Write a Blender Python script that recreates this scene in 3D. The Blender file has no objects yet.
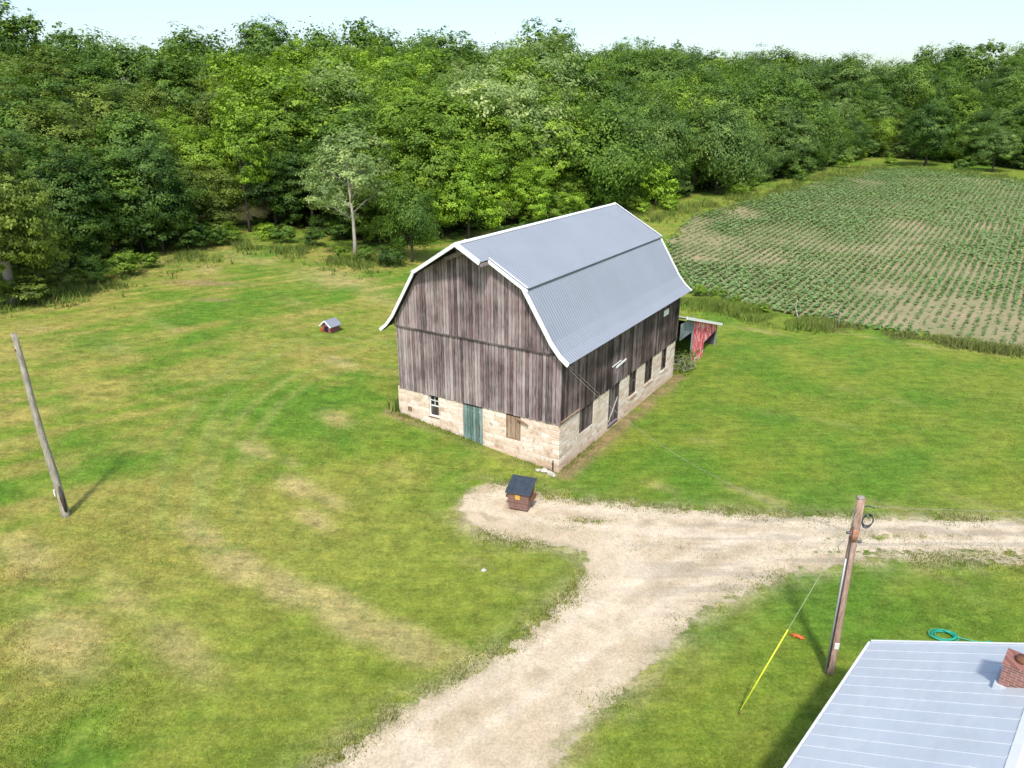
import bpy, bmesh, math, random
import numpy as np
from mathutils import Vector, Matrix

random.seed(7)
rng = np.random.default_rng(11)
sc = bpy.context.scene
COL = sc.collection
R = math.radians

# ------------------------------------------------------------------ camera numbers
H = 18.0
FPX = 728.0
PITCH = math.atan(275.0 / FPX)
CP, SP = math.cos(PITCH), math.sin(PITCH)

# barn frame: origin at the near stone corner, x along the length, y along the gable
P = np.array([2.425, 34.496])
AZ = math.atan2(479.0, 778.0)
DV = np.array([math.sin(AZ), math.cos(AZ)])
GV = np.array([-math.cos(AZ), math.sin(AZ)])
BROT = math.atan2(DV[1], DV[0])


# ------------------------------------------------------------------ terrain
HILL = None      # outline of the wooded rise, set once the wood edge is known


def terrain(x, y):
    x = np.atleast_1d(np.asarray(x, float)); y = np.atleast_1d(np.asarray(y, float))
    rx, ry = x - P[0], y - P[1]
    a = rx * GV[0] + ry * GV[1]
    b = rx * DV[0] + ry * DV[1]
    t = np.maximum(a, 0)
    z1 = 0.115 * t - 0.16 * (1 - np.exp(-t / 2))
    t2 = np.maximum(t - 10.65, 0)
    z2 = 1.065 + 3.6 * (1 - np.exp(-t2 * 0.115 / 3.6))
    z = np.where(t > 10.65, z2, z1)
    u = np.maximum(b - 33, 0)
    zf = 0.062 * np.sqrt(u * u + 36) - 0.062 * 6
    zf = 13 * (1 - np.exp(-zf / 13))
    w = 1 / (1 + np.exp((a - 18) / 8.0))
    z = z + zf * (0.35 + 0.65 * w)
    if HILL is not None:
        dd = np.maximum(poly_sd(x, y, HILL) - 5, 0)
        z = z + 19 * (1 - np.exp(-0.24 * dd * dd / (dd + 8) / 19))
    return z


def tz(x, y):
    return float(terrain(x, y)[0])


def at_px(px, py, lift=0.0):
    """where a line of sight meets the terrain"""
    u = (px - 512) / FPX; v = (384 - py) / FPX
    r = np.array([u, CP + v * SP, -SP + v * CP])
    t = np.linspace(5, 900, 9000)
    z = H + t * r[2] - terrain(t * r[0], t * r[1]) - lift
    i = np.argmax(z < 0)
    if z[i] >= 0:
        i = len(t) - 1
    t0 = t[i - 1] + (t[i] - t[i - 1]) * z[i - 1] / (z[i - 1] - z[i])
    return np.array([t0 * r[0], t0 * r[1]])


# ------------------------------------------------------------------ noise in numpy
def vnoise(x, y, seed=0):
    xi = np.floor(x).astype(np.int64); yi = np.floor(y).astype(np.int64)
    fx = x - xi; fy = y - yi
    fx = fx * fx * (3 - 2 * fx); fy = fy * fy * (3 - 2 * fy)

    def h(i, j):
        n = (i * 374761393 + j * 668265263 + seed * 2147483647 + 12345) & 0x7fffffff
        n = ((n ^ (n >> 13)) * 1274126177) & 0x7fffffff
        n = n ^ (n >> 16)
        return (n & 0xffff) / 65535.0
    return (h(xi, yi) * (1 - fx) + h(xi + 1, yi) * fx) * (1 - fy) + (h(xi, yi + 1) * (1 - fx) + h(xi + 1, yi + 1) * fx) * fy


def fbm(x, y, scale, seed=0, octv=4, gain=0.5):
    x = np.asarray(x, float) / scale; y = np.asarray(y, float) / scale
    s = 0; a = 1; n = 0
    for o in range(octv):
        s = s + a * vnoise(x * 2 ** o + 17.3 * o, y * 2 ** o - 9.1 * o, seed + o * 7)
        n += a; a *= gain
    return s / n


def sstep(a, b, x):
    t = np.clip((x - a) / (b - a), 0, 1)
    return t * t * (3 - 2 * t)


def poly_sd(x, y, poly):
    """signed distance to a polygon, positive inside"""
    poly = np.asarray(poly); n = len(poly)
    inside = np.zeros(x.shape, bool); d = np.full(x.shape, 1e9)
    for i in range(n):
        x1, y1 = poly[i]; x2, y2 = poly[(i + 1) % n]
        c = ((y1 > y) != (y2 > y))
        xx = (x2 - x1) * (y - y1) / (y2 - y1 + 1e-12) + x1
        inside ^= c & (x < xx)
        ex, ey = x2 - x1, y2 - y1
        t = np.clip(((x - x1) * ex + (y - y1) * ey) / (ex * ex + ey * ey + 1e-12), 0, 1)
        d = np.minimum(d, np.hypot(x - x1 - t * ex, y - y1 - t * ey))
    return np.where(inside, d, -d)


# ------------------------------------------------------------------ object helpers
def link(o, parent=None):
    COL.objects.link(o)
    if parent is not None:
        o.parent = parent
    return o


def tag(o, label=None, cat=None, group=None, kind=None):
    if label: o['label'] = label
    if cat: o['category'] = cat
    if group: o['group'] = group
    if kind: o['kind'] = kind
    return o


def thing(name, label, cat, loc=(0, 0, 0), rz=0.0, group=None):
    o = bpy.data.objects.new(name, None)
    o.empty_display_size = 0.3
    o.location = loc; o.rotation_euler = (0, 0, rz)
    link(o)
    return tag(o, label, cat, group)


class MB:
    """collects faces with a grey value per face, builds ONE mesh object"""
    def __init__(self):
        self.v = []; self.f = []; self.c = []

    def face(self, pts, c=0.5):
        i = len(self.v)
        self.v.extend([tuple(p) for p in pts])
        self.f.append(tuple(range(i, i + len(pts)))); self.c.append(c)

    def hexa(self, p, c=0.5):
        """8 corners: bottom 4 counter-clockwise, top 4"""
        i = len(self.v)
        self.v.extend([tuple(q) for q in p])
        for q in ((3, 2, 1, 0), (4, 5, 6, 7), (0, 1, 5, 4), (1, 2, 6, 5), (2, 3, 7, 6), (3, 0, 4, 7)):
            self.f.append(tuple(i + k for k in q)); self.c.append(c)

    def box(self, x0, x1, y0, y1, z0, z1, c=0.5):
        self.hexa([(x0, y0, z0), (x1, y0, z0), (x1, y1, z0), (x0, y1, z0), (x0, y0, z1), (x1, y0, z1), (x1, y1, z1), (x0, y1, z1)], c)

    def bar(self, p, q, w, h, up=(0, 0, 1), c=0.5):
        p = Vector(p); q = Vector(q); d = (q - p).normalized()
        s = d.cross(Vector(up))
        if s.length < 1e-4: s = d.cross(Vector((1, 0, 0)))
        s.normalize(); u = s.cross(d).normalized()
        s *= w / 2; u *= h / 2
        self.hexa([p - s - u, p + s - u, q + s - u, q - s - u, p - s + u, p + s + u, q + s + u, q - s + u], c)

    def tube(self, pts, rad, n=8, c=0.5, caps=True):
        pts = [Vector(p) for p in pts]
        rads = rad if hasattr(rad, '__len__') else [rad] * len(pts)
        base = len(self.v)
        prev = None
        for k, p in enumerate(pts):
            d = (pts[min(k + 1, len(pts) - 1)] - pts[max(k - 1, 0)]).normalized()
            s = d.cross(Vector((0, 0, 1))) if prev is None else prev - d * prev.dot(d)
            if s.length < 1e-3: s = d.cross(Vector((1, 0, 0)))
            s.normalize(); prev = s
            u = d.cross(s)
            for j in range(n):
                t = 2 * math.pi * j / n
                self.v.append(tuple(p + (s * math.cos(t) + u * math.sin(t)) * rads[k]))
        for k in range(len(pts) - 1):
            for j in range(n):
                a = base + k * n + j; b = base + k * n + (j + 1) % n
                self.f.append((a, b, b + n, a + n)); self.c.append(c)
        if caps:
            self.f.append(tuple(base + j for j in reversed(range(n)))); self.c.append(c)
            e = base + (len(pts) - 1) * n
            self.f.append(tuple(e + j for j in range(n))); self.c.append(c)

    def mesh(self, name, mat=None, smooth=False):
        me = bpy.data.meshes.new(name)
        me.from_pydata(self.v, [], self.f)
        at = me.attributes.new('v', 'FLOAT', 'FACE')
        at.data.foreach_set('value', np.array(self.c, dtype=np.float32))
        if smooth:
            me.polygons.foreach_set('use_smooth', [True] * len(me.polygons))
        if mat: me.materials.append(mat)
        me.update()
        return me

    def build(self, name, mat, parent=None, smooth=False, bevel=0.0):
        me = self.mesh(name, mat, smooth)
        if bevel:
            bm = bmesh.new(); bm.from_mesh(me)
            bmesh.ops.remove_doubles(bm, verts=bm.verts, dist=1e-5)
            bmesh.ops.bevel(bm, geom=list(bm.edges), offset=bevel, segments=2, affect='EDGES', profile=0.6)
            bm.to_mesh(me); bm.free()
        return link(bpy.data.objects.new(name, me), parent)


def quads_mesh(name, V, C, mat, n=4, cname='v', ctype='FLOAT'):
    """V: (N, n, 3) loose polygons, C: per-face values"""
    N = V.shape[0]
    me = bpy.data.meshes.new(name)
    me.vertices.add(N * n); me.vertices.foreach_set('co', V.reshape(-1).astype(np.float32))
    me.loops.add(N * n); me.loops.foreach_set('vertex_index', np.arange(N * n, dtype=np.int32))
    me.polygons.add(N)
    me.polygons.foreach_set('loop_start', np.arange(0, N * n, n, dtype=np.int32))
    me.polygons.foreach_set('loop_total', np.full(N, n, dtype=np.int32))
    if ctype == 'FLOAT':
        at = me.attributes.new(cname, 'FLOAT', 'FACE'); at.data.foreach_set('value', C.astype(np.float32))
    else:
        at = me.attributes.new(cname, 'FLOAT_COLOR', 'FACE')
        at.data.foreach_set('color', np.concatenate([C, np.ones((N, 1))], 1).astype(np.float32).reshape(-1))
    me.materials.append(mat)
    me.update(calc_edges=True); me.validate()
    return me


# ------------------------------------------------------------------ materials
class NT:
    def __init__(self, name):
        self.m = bpy.data.materials.new(name); self.m.use_nodes = True
        self.t = self.m.node_tree; self.t.nodes.clear()
        self.out = self.n('ShaderNodeOutputMaterial')

    def n(self, typ, **kw):
        nd = self.t.nodes.new(typ)
        for k, v in kw.items():
            if k.startswith('_'):
                setattr(nd, k[1:], v)
            else:
                key = int(k[1:]) if k[0] == 'i' and k[1:].isdigit() else k.replace('__', ' ')
                s = nd.inputs[key]
                if hasattr(v, 'outputs') or isinstance(v, bpy.types.NodeSocket):
                    self.t.links.new(v if isinstance(v, bpy.types.NodeSocket) else v.outputs[0], s)
                else:
                    s.default_value = v
        return nd

    def ramp(self, fac, stops, interp='LINEAR'):
        r = self.n('ShaderNodeValToRGB', Fac=fac)
        r.color_ramp.interpolation = interp
        el = r.color_ramp.elements
        while len(el) < len(stops): el.new(0.5)
        for e, (p, c) in zip(el, stops):
            e.position = p
            e.color = (c, c, c, 1) if isinstance(c, (int, float)) else (*c, 1)
        return r.outputs[0]

    def coords(self, scale=(1, 1, 1), kind='Object'):
        tc = self.n('ShaderNodeTexCoord')
        mp = self.n('ShaderNodeMapping', Vector=tc.outputs[kind]); mp.inputs['Scale'].default_value = scale
        return mp.outputs[0]

    def noise(self, vec, scale, detail=4, rough=0.55, dist=0.0):
        return self.n('ShaderNodeTexNoise', Vector=vec, Scale=scale, Detail=detail, Roughness=rough, Distortion=dist).outputs['Fac']

    def mix(self, fac, a, b, mode='MIX'):
        nd = self.n('ShaderNodeMix', _data_type='RGBA', _blend_type=mode)
        for idx, val in ((0, fac), (6, a), (7, b)):
            s = nd.inputs[idx]
            if isinstance(val, bpy.types.NodeSocket): self.t.links.new(val, s)
            else: s.default_value = val if idx == 0 else ((val, val, val, 1) if isinstance(val, (int, float)) else (*val, 1))
        return nd.outputs[2]

    def math(self, op, a, b=0.0):
        return self.n('ShaderNodeMath', _operation=op, i0=a, i1=b).outputs[0]

    def attr(self, name, out='Fac'):
        return self.n('ShaderNodeAttribute', _attribute_name=name).outputs[out]

    def bump(self, h, strength=0.5, dist=0.02):
        return self.n('ShaderNodeBump', Height=h, Strength=strength, Distance=dist).outputs[0]

    def finish(self, col, rough=0.8, normal=None, metal=0.0, spec=0.5, **kw):
        b = self.n('ShaderNodeBsdfPrincipled')
        def put(k, v):
            s = b.inputs[k]
            if isinstance(v, bpy.types.NodeSocket): self.t.links.new(v, s)
            else: s.default_value = (*v, 1) if isinstance(v, tuple) and len(v) == 3 else v
        put('Base Color', col); put('Roughness', rough); put('Metallic', metal); put('Specular IOR Level', spec)
        if normal is not None: put('Normal', normal)
        for k, v in kw.items(): put(k.replace('__', ' '), v)
        self.t.links.new(b.outputs[0], self.out.inputs[0])
        return self.m


def mat_plain(name, col, rough=0.7, metal=0.0, var=0.25, scale=6.0, spec=0.4):
    t = NT(name); c = t.coords()
    f = t.noise(c, scale, 5, 0.6)
    lo = tuple(x * (1 - var) for x in col); hi = tuple(min(1, x * (1 + var)) for x in col)
    cc = t.ramp(f, [(0.25, lo), (0.75, hi)])
    return t.finish(cc, rough, t.bump(f, 0.25, 0.01), metal, spec)


def mat_boards(name, dark, mid, light, vert=True, amount=1.0):
    t = NT(name)
    v = t.attr('v')
    off = t.n('ShaderNodeCombineXYZ', X=t.math('MULTIPLY', v, 37.0), Y=t.math('MULTIPLY', v, 91.0), Z=t.math('MULTIPLY', v, 53.0)).outputs[0]
    tc = t.n('ShaderNodeTexCoord').outputs['Object']
    p = t.n('ShaderNodeVectorMath', _operation='ADD', i0=tc, i1=off).outputs[0]
    mp = t.n('ShaderNodeMapping', Vector=p); mp.inputs['Scale'].default_value = (16, 16, 1.1)
    g = t.noise(mp.outputs[0], 1.6, 6, 0.65)
    mp2 = t.n('ShaderNodeMapping', Vector=p); mp2.inputs['Scale'].default_value = (3.0, 3.0, 0.45)
    s = t.noise(mp2.outputs[0], 1.5, 4, 0.6)
    big = t.noise(tc, 0.45, 3, 0.6)
    f = t.math('ADD', t.math('MULTIPLY', g, 0.88), t.math('MULTIPLY', s, 0.16))
    f = t.math('ADD', f, t.math('MULTIPLY', t.math('SUBTRACT', v, 0.5), 0.30))
    f = t.math('ADD', f, t.math('MULTIPLY', t.math('SUBTRACT', big, 0.5), 0.75))
    c = t.ramp(f, [(0.31, dark), (0.53, mid), (0.77, light)])
    # old red paint surviving on some boards
    rn = t.noise(mp2.outputs[0], 0.9, 3, 0.6)
    c = t.mix(t.math('MULTIPLY', t.ramp(rn, [(0.5, 0.0), (0.7, 1.0)]), 0.35), c, tuple(x * y for x, y in zip(mid, (1.25, 0.82, 0.78))))
    return t.finish(c, 0.9, t.bump(g, 0.6, 0.012), spec=0.2)


M = {}
M['board_gable'] = mat_boards('weathered grey boards', (0.068, 0.054, 0.053), (0.232, 0.184, 0.182), (0.43, 0.37, 0.36))
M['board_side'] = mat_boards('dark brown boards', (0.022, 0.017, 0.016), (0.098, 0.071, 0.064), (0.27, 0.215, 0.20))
M['board_teal'] = mat_boards('worn teal door boards', (0.07, 0.115, 0.105), (0.155, 0.255, 0.23), (0.36, 0.42, 0.40))
M['board_tan'] = mat_boards('tan boards', (0.12, 0.075, 0.045), (0.27, 0.18, 0.115), (0.42, 0.32, 0.24))
M['board_dark'] = mat_boards('old dark boards', (0.03, 0.026, 0.025), (0.085, 0.072, 0.068), (0.22, 0.19, 0.18))
M['board_bluegrey'] = mat_boards('blue grey boards', (0.10, 0.12, 0.13), (0.20, 0.24, 0.26), (0.33, 0.37, 0.39))
M['dark_gap'] = mat_plain('dark sheathing', (0.012, 0.010, 0.010), 0.95)
M['white_trim'] = mat_plain('white painted trim', (0.80, 0.81, 0.80), 0.45, var=0.05)
M['dark_metal'] = mat_plain('dark flashing', (0.10, 0.11, 0.12), 0.5)
M['glass'] = mat_plain('dirty window glass', (0.018, 0.022, 0.024), 0.08, var=0.4, spec=0.6)
M['rust'] = mat_plain('rusty steel', (0.16, 0.07, 0.035), 0.85, var=0.5, scale=20)


def mat_roof(name, base, metal=0.35, rough=0.42):
    t = NT(name); c = t.coords()
    f = t.noise(c, 0.35, 4, 0.6)
    g = t.noise(t.coords((1.0, 0.25, 0.25)), 5.0, 4, 0.6)
    k = t.math('ADD', t.math('MULTIPLY', f, 0.6), t.math('MULTIPLY', g, 0.4))
    col = t.ramp(k, [(0.3, tuple(x * 0.90 for x in base)), (0.7, tuple(x * 1.06 for x in base))])
    dirt = t.ramp(t.noise(t.coords((1.0, .6, .6)), 1.1, 6, 0.75, 0.6), [(0.58, 0.0), (0.75, 1.0)])
    col = t.mix(t.math('MULTIPLY', dirt, 0.30), col, tuple(x * y for x, y in zip(base, (.72, .68, .62))))
    return t.finish(col, t.ramp(g, [(0.3, rough - .1), (0.7, rough + .12)]), t.bump(f, .15, .05), metal, 0.5)


M['roof'] = mat_roof('galvanised ribbed roofing', (0.262, 0.290, 0.335), 0.12, 0.55)
M['roof_house'] = mat_roof('pale house roofing', (0.53, 0.575, 0.62), 0.1, 0.5)


def mat_stone():
    t = NT('whitewashed limestone')
    c = t.coords()
    # the courses run in height; x+y gives the run along either wall
    sep = t.n('ShaderNodeSeparateXYZ', Vector=c)
    run = t.math('ADD', sep.outputs[0], sep.outputs[1])
    warp = t.noise(c, 1.7, 3, 0.6)
    vec = t.n('ShaderNodeCombineXYZ', X=t.math('ADD', run, t.math('MULTIPLY', warp, 0.30)), Y=t.math('ADD', sep.outputs[2], t.math('MULTIPLY', warp, 0.16))).outputs[0]
    br = t.n('ShaderNodeTexBrick', Vector=vec, Scale=1.0)
    br.inputs['Mortar Size'].default_value = 0.022; br.inputs['Mortar Smooth'].default_value = 0.4
    br.inputs['Brick Width'].default_value = 0.62; br.inputs['Row Height'].default_value = 0.27
    br.inputs['Color1'].default_value = (0, 0, 0, 1); br.inputs['Color2'].default_value = (1, 1, 1, 1)
    br.inputs['Mortar'].default_value = (0.5, 0.5, 0.5, 1)
    br.offset = 0.43; br.squash = 1.3; br.squash_frequency = 3
    n = t.noise(c, 5.0, 6, 0.65); n2 = t.noise(c, 0.55, 4, 0.6)
    k = t.math('ADD', t.math('MULTIPLY', br.outputs['Color'], 0.34), t.math('ADD', t.math('MULTIPLY', n, 0.55), t.math('MULTIPLY', n2, 0.38)))
    col = t.ramp(k, [(0.34, (0.36, 0.255, 0.18)), (0.50, (0.61, 0.465, 0.345)), (0.64, (0.72, 0.585, 0.47)), (0.80, (0.78, 0.69, 0.60))])
    col = t.mix(t.math('MULTIPLY', br.outputs['Fac'], 0.45), col, (0.66, 0.59, 0.50))
    # pits where render has dropped off
    pit = t.ramp(t.noise(c, 3.1, 5, 0.7), [(0.58, 0.0), (0.66, 1.0)])
    col = t.mix(t.math('MULTIPLY', pit, 0.65), col, (0.30, 0.22, 0.16))
    # splashed soil on the lowest courses
    low = t.math('ADD', sep.outputs[2], t.math('MULTIPLY', t.noise(c, 1.2, 4, 0.6), -1.3))
    wet = t.ramp(t.math('ADD', low, 0.7), [(0.15, 1.0), (0.75, 0.0)])
    col = t.mix(t.math('MULTIPLY', wet, 0.45), col, (0.52, 0.33, 0.19))
    h = t.math('SUBTRACT', t.math('ADD', n, t.math('MULTIPLY', br.outputs['Color'], 0.35)), t.math('MULTIPLY', br.outputs['Fac'], 0.5))
    return t.finish(col, 0.92, t.bump(h, 0.7, 0.05), spec=0.15)


M['stone'] = mat_stone()


def mat_red():
    t = NT('peeling red paint'); c = t.coords((3.6, 3.6, 1.5))
    f = t.noise(c, 0.9, 6, 0.7, 0.6)
    col = t.ramp(f, [(0.34, (0.62, 0.025, 0.05)), (0.48, (0.70, 0.06, 0.09)), (0.55, (0.74, 0.40, 0.40)), (0.74, (0.72, 0.66, 0.62))])
    return t.finish(col, 0.7, t.bump(f, 0.3, 0.01), spec=0.3)


M['red'] = mat_red()


def mat_brick():
    t = NT('chimney brick'); c = t.coords()
    sep = t.n('ShaderNodeSeparateXYZ', Vector=c)
    vec = t.n('ShaderNodeCombineXYZ', X=t.math('ADD', sep.outputs[0], sep.outputs[1]), Y=sep.outputs[2]).outputs[0]
    br = t.n('ShaderNodeTexBrick', Vector=vec, Scale=1.0)
    br.inputs['Brick Width'].default_value = 0.22; br.inputs['Row Height'].default_value = 0.075; br.inputs['Mortar Size'].default_value = 0.006
    br.inputs['Color1'].default_value = (0.17, 0.06, 0.045, 1); br.inputs['Color2'].default_value = (0.28, 0.11, 0.08, 1); br.inputs['Mortar'].default_value = (0.4, 0.36, 0.33, 1)
    col = t.mix(t.math('MULTIPLY', t.noise(c, 6, 4, 0.6), 0.4), br.outputs['Color'], (0.40, 0.24, 0.20))
    return t.finish(col, 0.9, t.bump(br.outputs['Fac'], -0.3, 0.01), spec=0.2)


M['brick'] = mat_brick()


def mat_ground():
    t = NT('mown lawn')
    c = t.coords()
    col = t.n('ShaderNodeAttribute', _attribute_name='Col').outputs['Color']
    a = t.noise(c, 1.3, 6, 0.72); e = t.noise(c, 3.6, 5, 0.7)
    b = t.noise(c, 9.0, 5, 0.75)
    d = t.noise(c, 34.0, 3, 0.7)
    m1 = t.ramp(a, [(0.30, 0.62), (0.72, 1.34)])
    dk = t.ramp(e, [(0.30, 1.0), (0.50, 0.0)])
    col = t.mix(t.math('MULTIPLY', dk, 0.40), col, (0.065, 0.140, 0.014))
    m2 = t.ramp(b, [(0.28, 0.54), (0.74, 1.52)])
    m3 = t.ramp(d, [(0.30, 0.70), (0.72, 1.34)])
    col = t.mix(1.0, col, m1, 'MULTIPLY'); col = t.mix(0.8, col, m2, 'MULTIPLY'); col = t.mix(0.7, col, m3, 'MULTIPLY')
    sw = t.n('ShaderNodeMapping', Vector=c); sw.inputs['Rotation'].default_value = (0, 0, R(-32)); sw.inputs['Scale'].default_value = (0.16, 1.0, 1.0)
    swn = t.noise(sw.outputs[0], 2.4, 5, 0.7, 0.5)
    col = t.mix(0.85, col, t.ramp(swn, [(0.32, (0.74, 0.82, 0.80)), (0.68, (1.30, 1.20, 1.18))]), 'MULTIPLY')
    tuftn = t.ramp(t.noise(c, 2.1, 7, 0.78, 0.8), [(0.33, 1.0), (0.44, 0.0)])
    col = t.mix(t.math('MULTIPLY', tuftn, 0.5), col, (0.060, 0.150, 0.013))
    # straw thatch flecks between the blades
    fl = t.ramp(t.noise(c, 5.2, 6, 0.8), [(0.54, 0.0), (0.70, 1.0)])
    col = t.mix(t.math('MULTIPLY', fl, 0.40), col, (0.40, 0.35, 0.11))
    h = t.math('ADD', t.math('MULTIPLY', b, 0.6), t.math('MULTIPLY', d, 0.5))
    return t.finish(col, 0.95, t.bump(h, 0.75, 0.09), spec=0.12)


M['ground'] = mat_ground()


def mat_gravel():
    t = NT('pale crushed limestone')
    c = t.coords()
    col = t.n('ShaderNodeAttribute', _attribute_name='Col').outputs['Color']
    n1 = t.noise(c, 0.9, 5, 0.65); n2 = t.noise(c, 11, 5, 0.75); n3 = t.noise(c, 40, 2, 0.7)
    vo = t.n('ShaderNodeTexVoronoi', Vector=c, Scale=16.0)
    col = t.mix(1.0, col, t.ramp(n1, [(0.3, 0.84), (0.7, 1.12)]), 'MULTIPLY')
    col = t.mix(0.7, col, t.ramp(n2, [(0.28, 0.72), (0.72, 1.22)]), 'MULTIPLY')
    col = t.mix(0.35, col, t.ramp(vo.outputs['Color'], [(0.1, 0.65), (0.9, 1.25)]), 'MULTIPLY')
    return t.finish(col, 0.95, t.bump(t.math('ADD', n2, t.math('MULTIPLY', n3, 0.6)), 0.6, 0.04), spec=0.15)


M['gravel'] = mat_gravel()


def mat_soil():
    t = NT('field soil'); c = t.coords()
    n1 = t.noise(c, 0.12, 4, 0.6); n2 = t.noise(c, 2.5, 6, 0.7)
    k = t.math('ADD', t.math('MULTIPLY', n1, 0.6), t.math('MULTIPLY', n2, 0.45))
    col = t.ramp(k, [(0.36, (0.19, 0.20, 0.085)), (0.54, (0.27, 0.245, 0.13)), (0.72, (0.42, 0.31, 0.20))])
    return t.finish(col, 0.95, t.bump(n2, 0.6, 0.08), spec=0.1)


M['soil'] = mat_soil()


def mat_leaf(name, lo, mid, hi, trans=0.32):
    t = NT(name)
    v = t.attr('v')
    col = t.ramp(v, [(0.0, lo), (0.5, mid), (1.0, hi)])
    d = t.n('ShaderNodeBsdfPrincipled')
    t.t.links.new(col, d.inputs['Base Color']); d.inputs['Roughness'].default_value = 0.55; d.inputs['Specular IOR Level'].default_value = 0.35
    tr = t.n('ShaderNodeBsdfTranslucent')
    tc = t.mix(1.0, col, (1.25, 1.25, 0.55), 'MULTIPLY')
    t.t.links.new(tc, tr.inputs[0])
    mx = t.n('ShaderNodeMixShader', Fac=trans)
    t.t.links.new(d.outputs[0], mx.inputs[1]); t.t.links.new(tr.outputs[0], mx.inputs[2])
    t.t.links.new(mx.outputs[0], t.out.inputs[0])
    return t.m


LEAF = {
    'yellow green': mat_leaf('yellow green leaves', (0.089, 0.161, 0.013), (0.201, 0.334, 0.023), (0.378, 0.552, 0.046)),
    'bright green': mat_leaf('bright green leaves', (0.098, 0.181, 0.014), (0.221, 0.374, 0.025), (0.417, 0.617, 0.051)),
    'light green': mat_leaf('light green leaves', (0.069, 0.133, 0.013), (0.161, 0.273, 0.024), (0.303, 0.439, 0.042)),
    'mid green': mat_leaf('mid green leaves', (0.046, 0.097, 0.013), (0.105, 0.200, 0.024), (0.211, 0.334, 0.043)),
    'dark green': mat_leaf('dark green leaves', (0.028, 0.067, 0.010), (0.067, 0.140, 0.018), (0.141, 0.239, 0.033)),
    'bluish green': mat_leaf('bluish green leaves', (0.049, 0.100, 0.021), (0.121, 0.211, 0.043), (0.252, 0.358, 0.080)),
    'grey green': mat_leaf('grey green leaves', (0.104, 0.171, 0.048), (0.243, 0.342, 0.108), (0.463, 0.553, 0.203)),
    'olive green': mat_leaf('olive green leaves', (0.070, 0.112, 0.015), (0.152, 0.221, 0.029), (0.272, 0.356, 0.057)),
}
M['crop_leaf'] = mat_leaf('crop leaves', (0.120, 0.205, 0.060), (0.185, 0.295, 0.095), (0.270, 0.380, 0.145), 0.25)
M['weed_leaf'] = mat_leaf('weed leaves', (0.07, 0.13, 0.015), (0.14, 0.24, 0.028), (0.24, 0.34, 0.06), 0.3)


def mat_tuft():
    t = NT('grass blades')
    col = t.n('ShaderNodeAttribute', _attribute_name='Col').outputs['Color']
    d = t.n('ShaderNodeBsdfPrincipled'); t.t.links.new(col, d.inputs['Base Color'])
    d.inputs['Roughness'].default_value = 0.7; d.inputs['Specular IOR Level'].default_value = 0.2
    tr = t.n('ShaderNodeBsdfTranslucent'); t.t.links.new(col, tr.inputs[0])
    mx = t.n('ShaderNodeMixShader', Fac=0.35)
    t.t.links.new(d.outputs[0], mx.inputs[1]); t.t.links.new(tr.outputs[0], mx.inputs[2])
    t.t.links.new(mx.outputs[0], t.out.inputs[0])
    return t.m


M['tuft'] = mat_tuft()


def mat_bark(name, lo, hi):
    t = NT(name); c = t.coords((4, 4, 0.9))
    f = t.noise(c, 2.2, 6, 0.7)
    return t.finish(t.ramp(f, [(0.3, lo), (0.7, hi)]), 0.95, t.bump(f, 0.7, 0.04), spec=0.15)


M['bark_dark'] = mat_bark('dark bark', (0.035, 0.028, 0.022), (0.12, 0.10, 0.08))
M['bark_pale'] = mat_bark('pale bark', (0.24, 0.22, 0.18), (0.55, 0.52, 0.45))
M['pole_grey'] = mat_bark('silvered pole wood', (0.16, 0.14, 0.11), (0.47, 0.43, 0.36))
M['pole_brown'] = mat_bark('brown pole wood', (0.21, 0.125, 0.09), (0.52, 0.37, 0.29))

# ------------------------------------------------------------------ the wood edge; the ground rises under the wood
edge_px = [(-160, 345), (-70, 315), (0, 292), (60, 278), (105, 266), (150, 250), (200, 240), (245, 226), (300, 228), (350, 240), (400, 246), (450, 238), (510, 228), (560, 221), (610, 212), (645, 204), (690, 196), (740, 185), (790, 178), (830, 167), (862, 158), (900, 158), (950, 163), (1010, 168), (1060, 174), (1130, 183)]
EDGE = [at_px(*p) for p in edge_px]
HILL = [tuple(EDGE[0] + np.array([-400, 0]))] + [tuple(p) for p in EDGE] + [tuple(EDGE[-1] + np.array([900, -100])), (2500, 2500), (-2500, 2500)]

# ------------------------------------------------------------------ the driveway outline and the field (world coordinates)
drive_px = [(465, 497), (461, 510), (470, 527), (490, 537), (520, 542), (560, 548), (583, 556), (588, 570), (570, 595), (540, 622),
            (510, 645), (470, 669), (440, 687), (400, 712), (320, 770), (250, 815), (400, 860), (540, 780), (596, 712), (640, 676), (656, 655), (690, 625), (720, 605),
            (760, 585), (800, 572), (850, 562), (900, 559), (960, 561), (1024, 564), (1300, 580), (1300, 528), (1024, 521), (960, 519),
            (900, 518), (860, 517), (800, 516), (740, 513), (680, 509), (620, 504), (570, 499), (546, 497), (535, 489), (510, 484), (490, 484), (475, 488)]
DRIVE = [at_px(*p) for p in drive_px]

field_px = [(688, 296), (745, 305), (800, 318), (840, 326), (900, 334), (960, 342), (1040, 353), (1160, 372), (1250, 300), (1180, 215), (1024, 183), (960, 172), (905, 168), (872, 169), (820, 181), (775, 194), (730, 206), (692, 216), (664, 240), (672, 268)]
FIELD = [at_px(*p) for p in field_px]
ROW_AZ = R(36.5)

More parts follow.
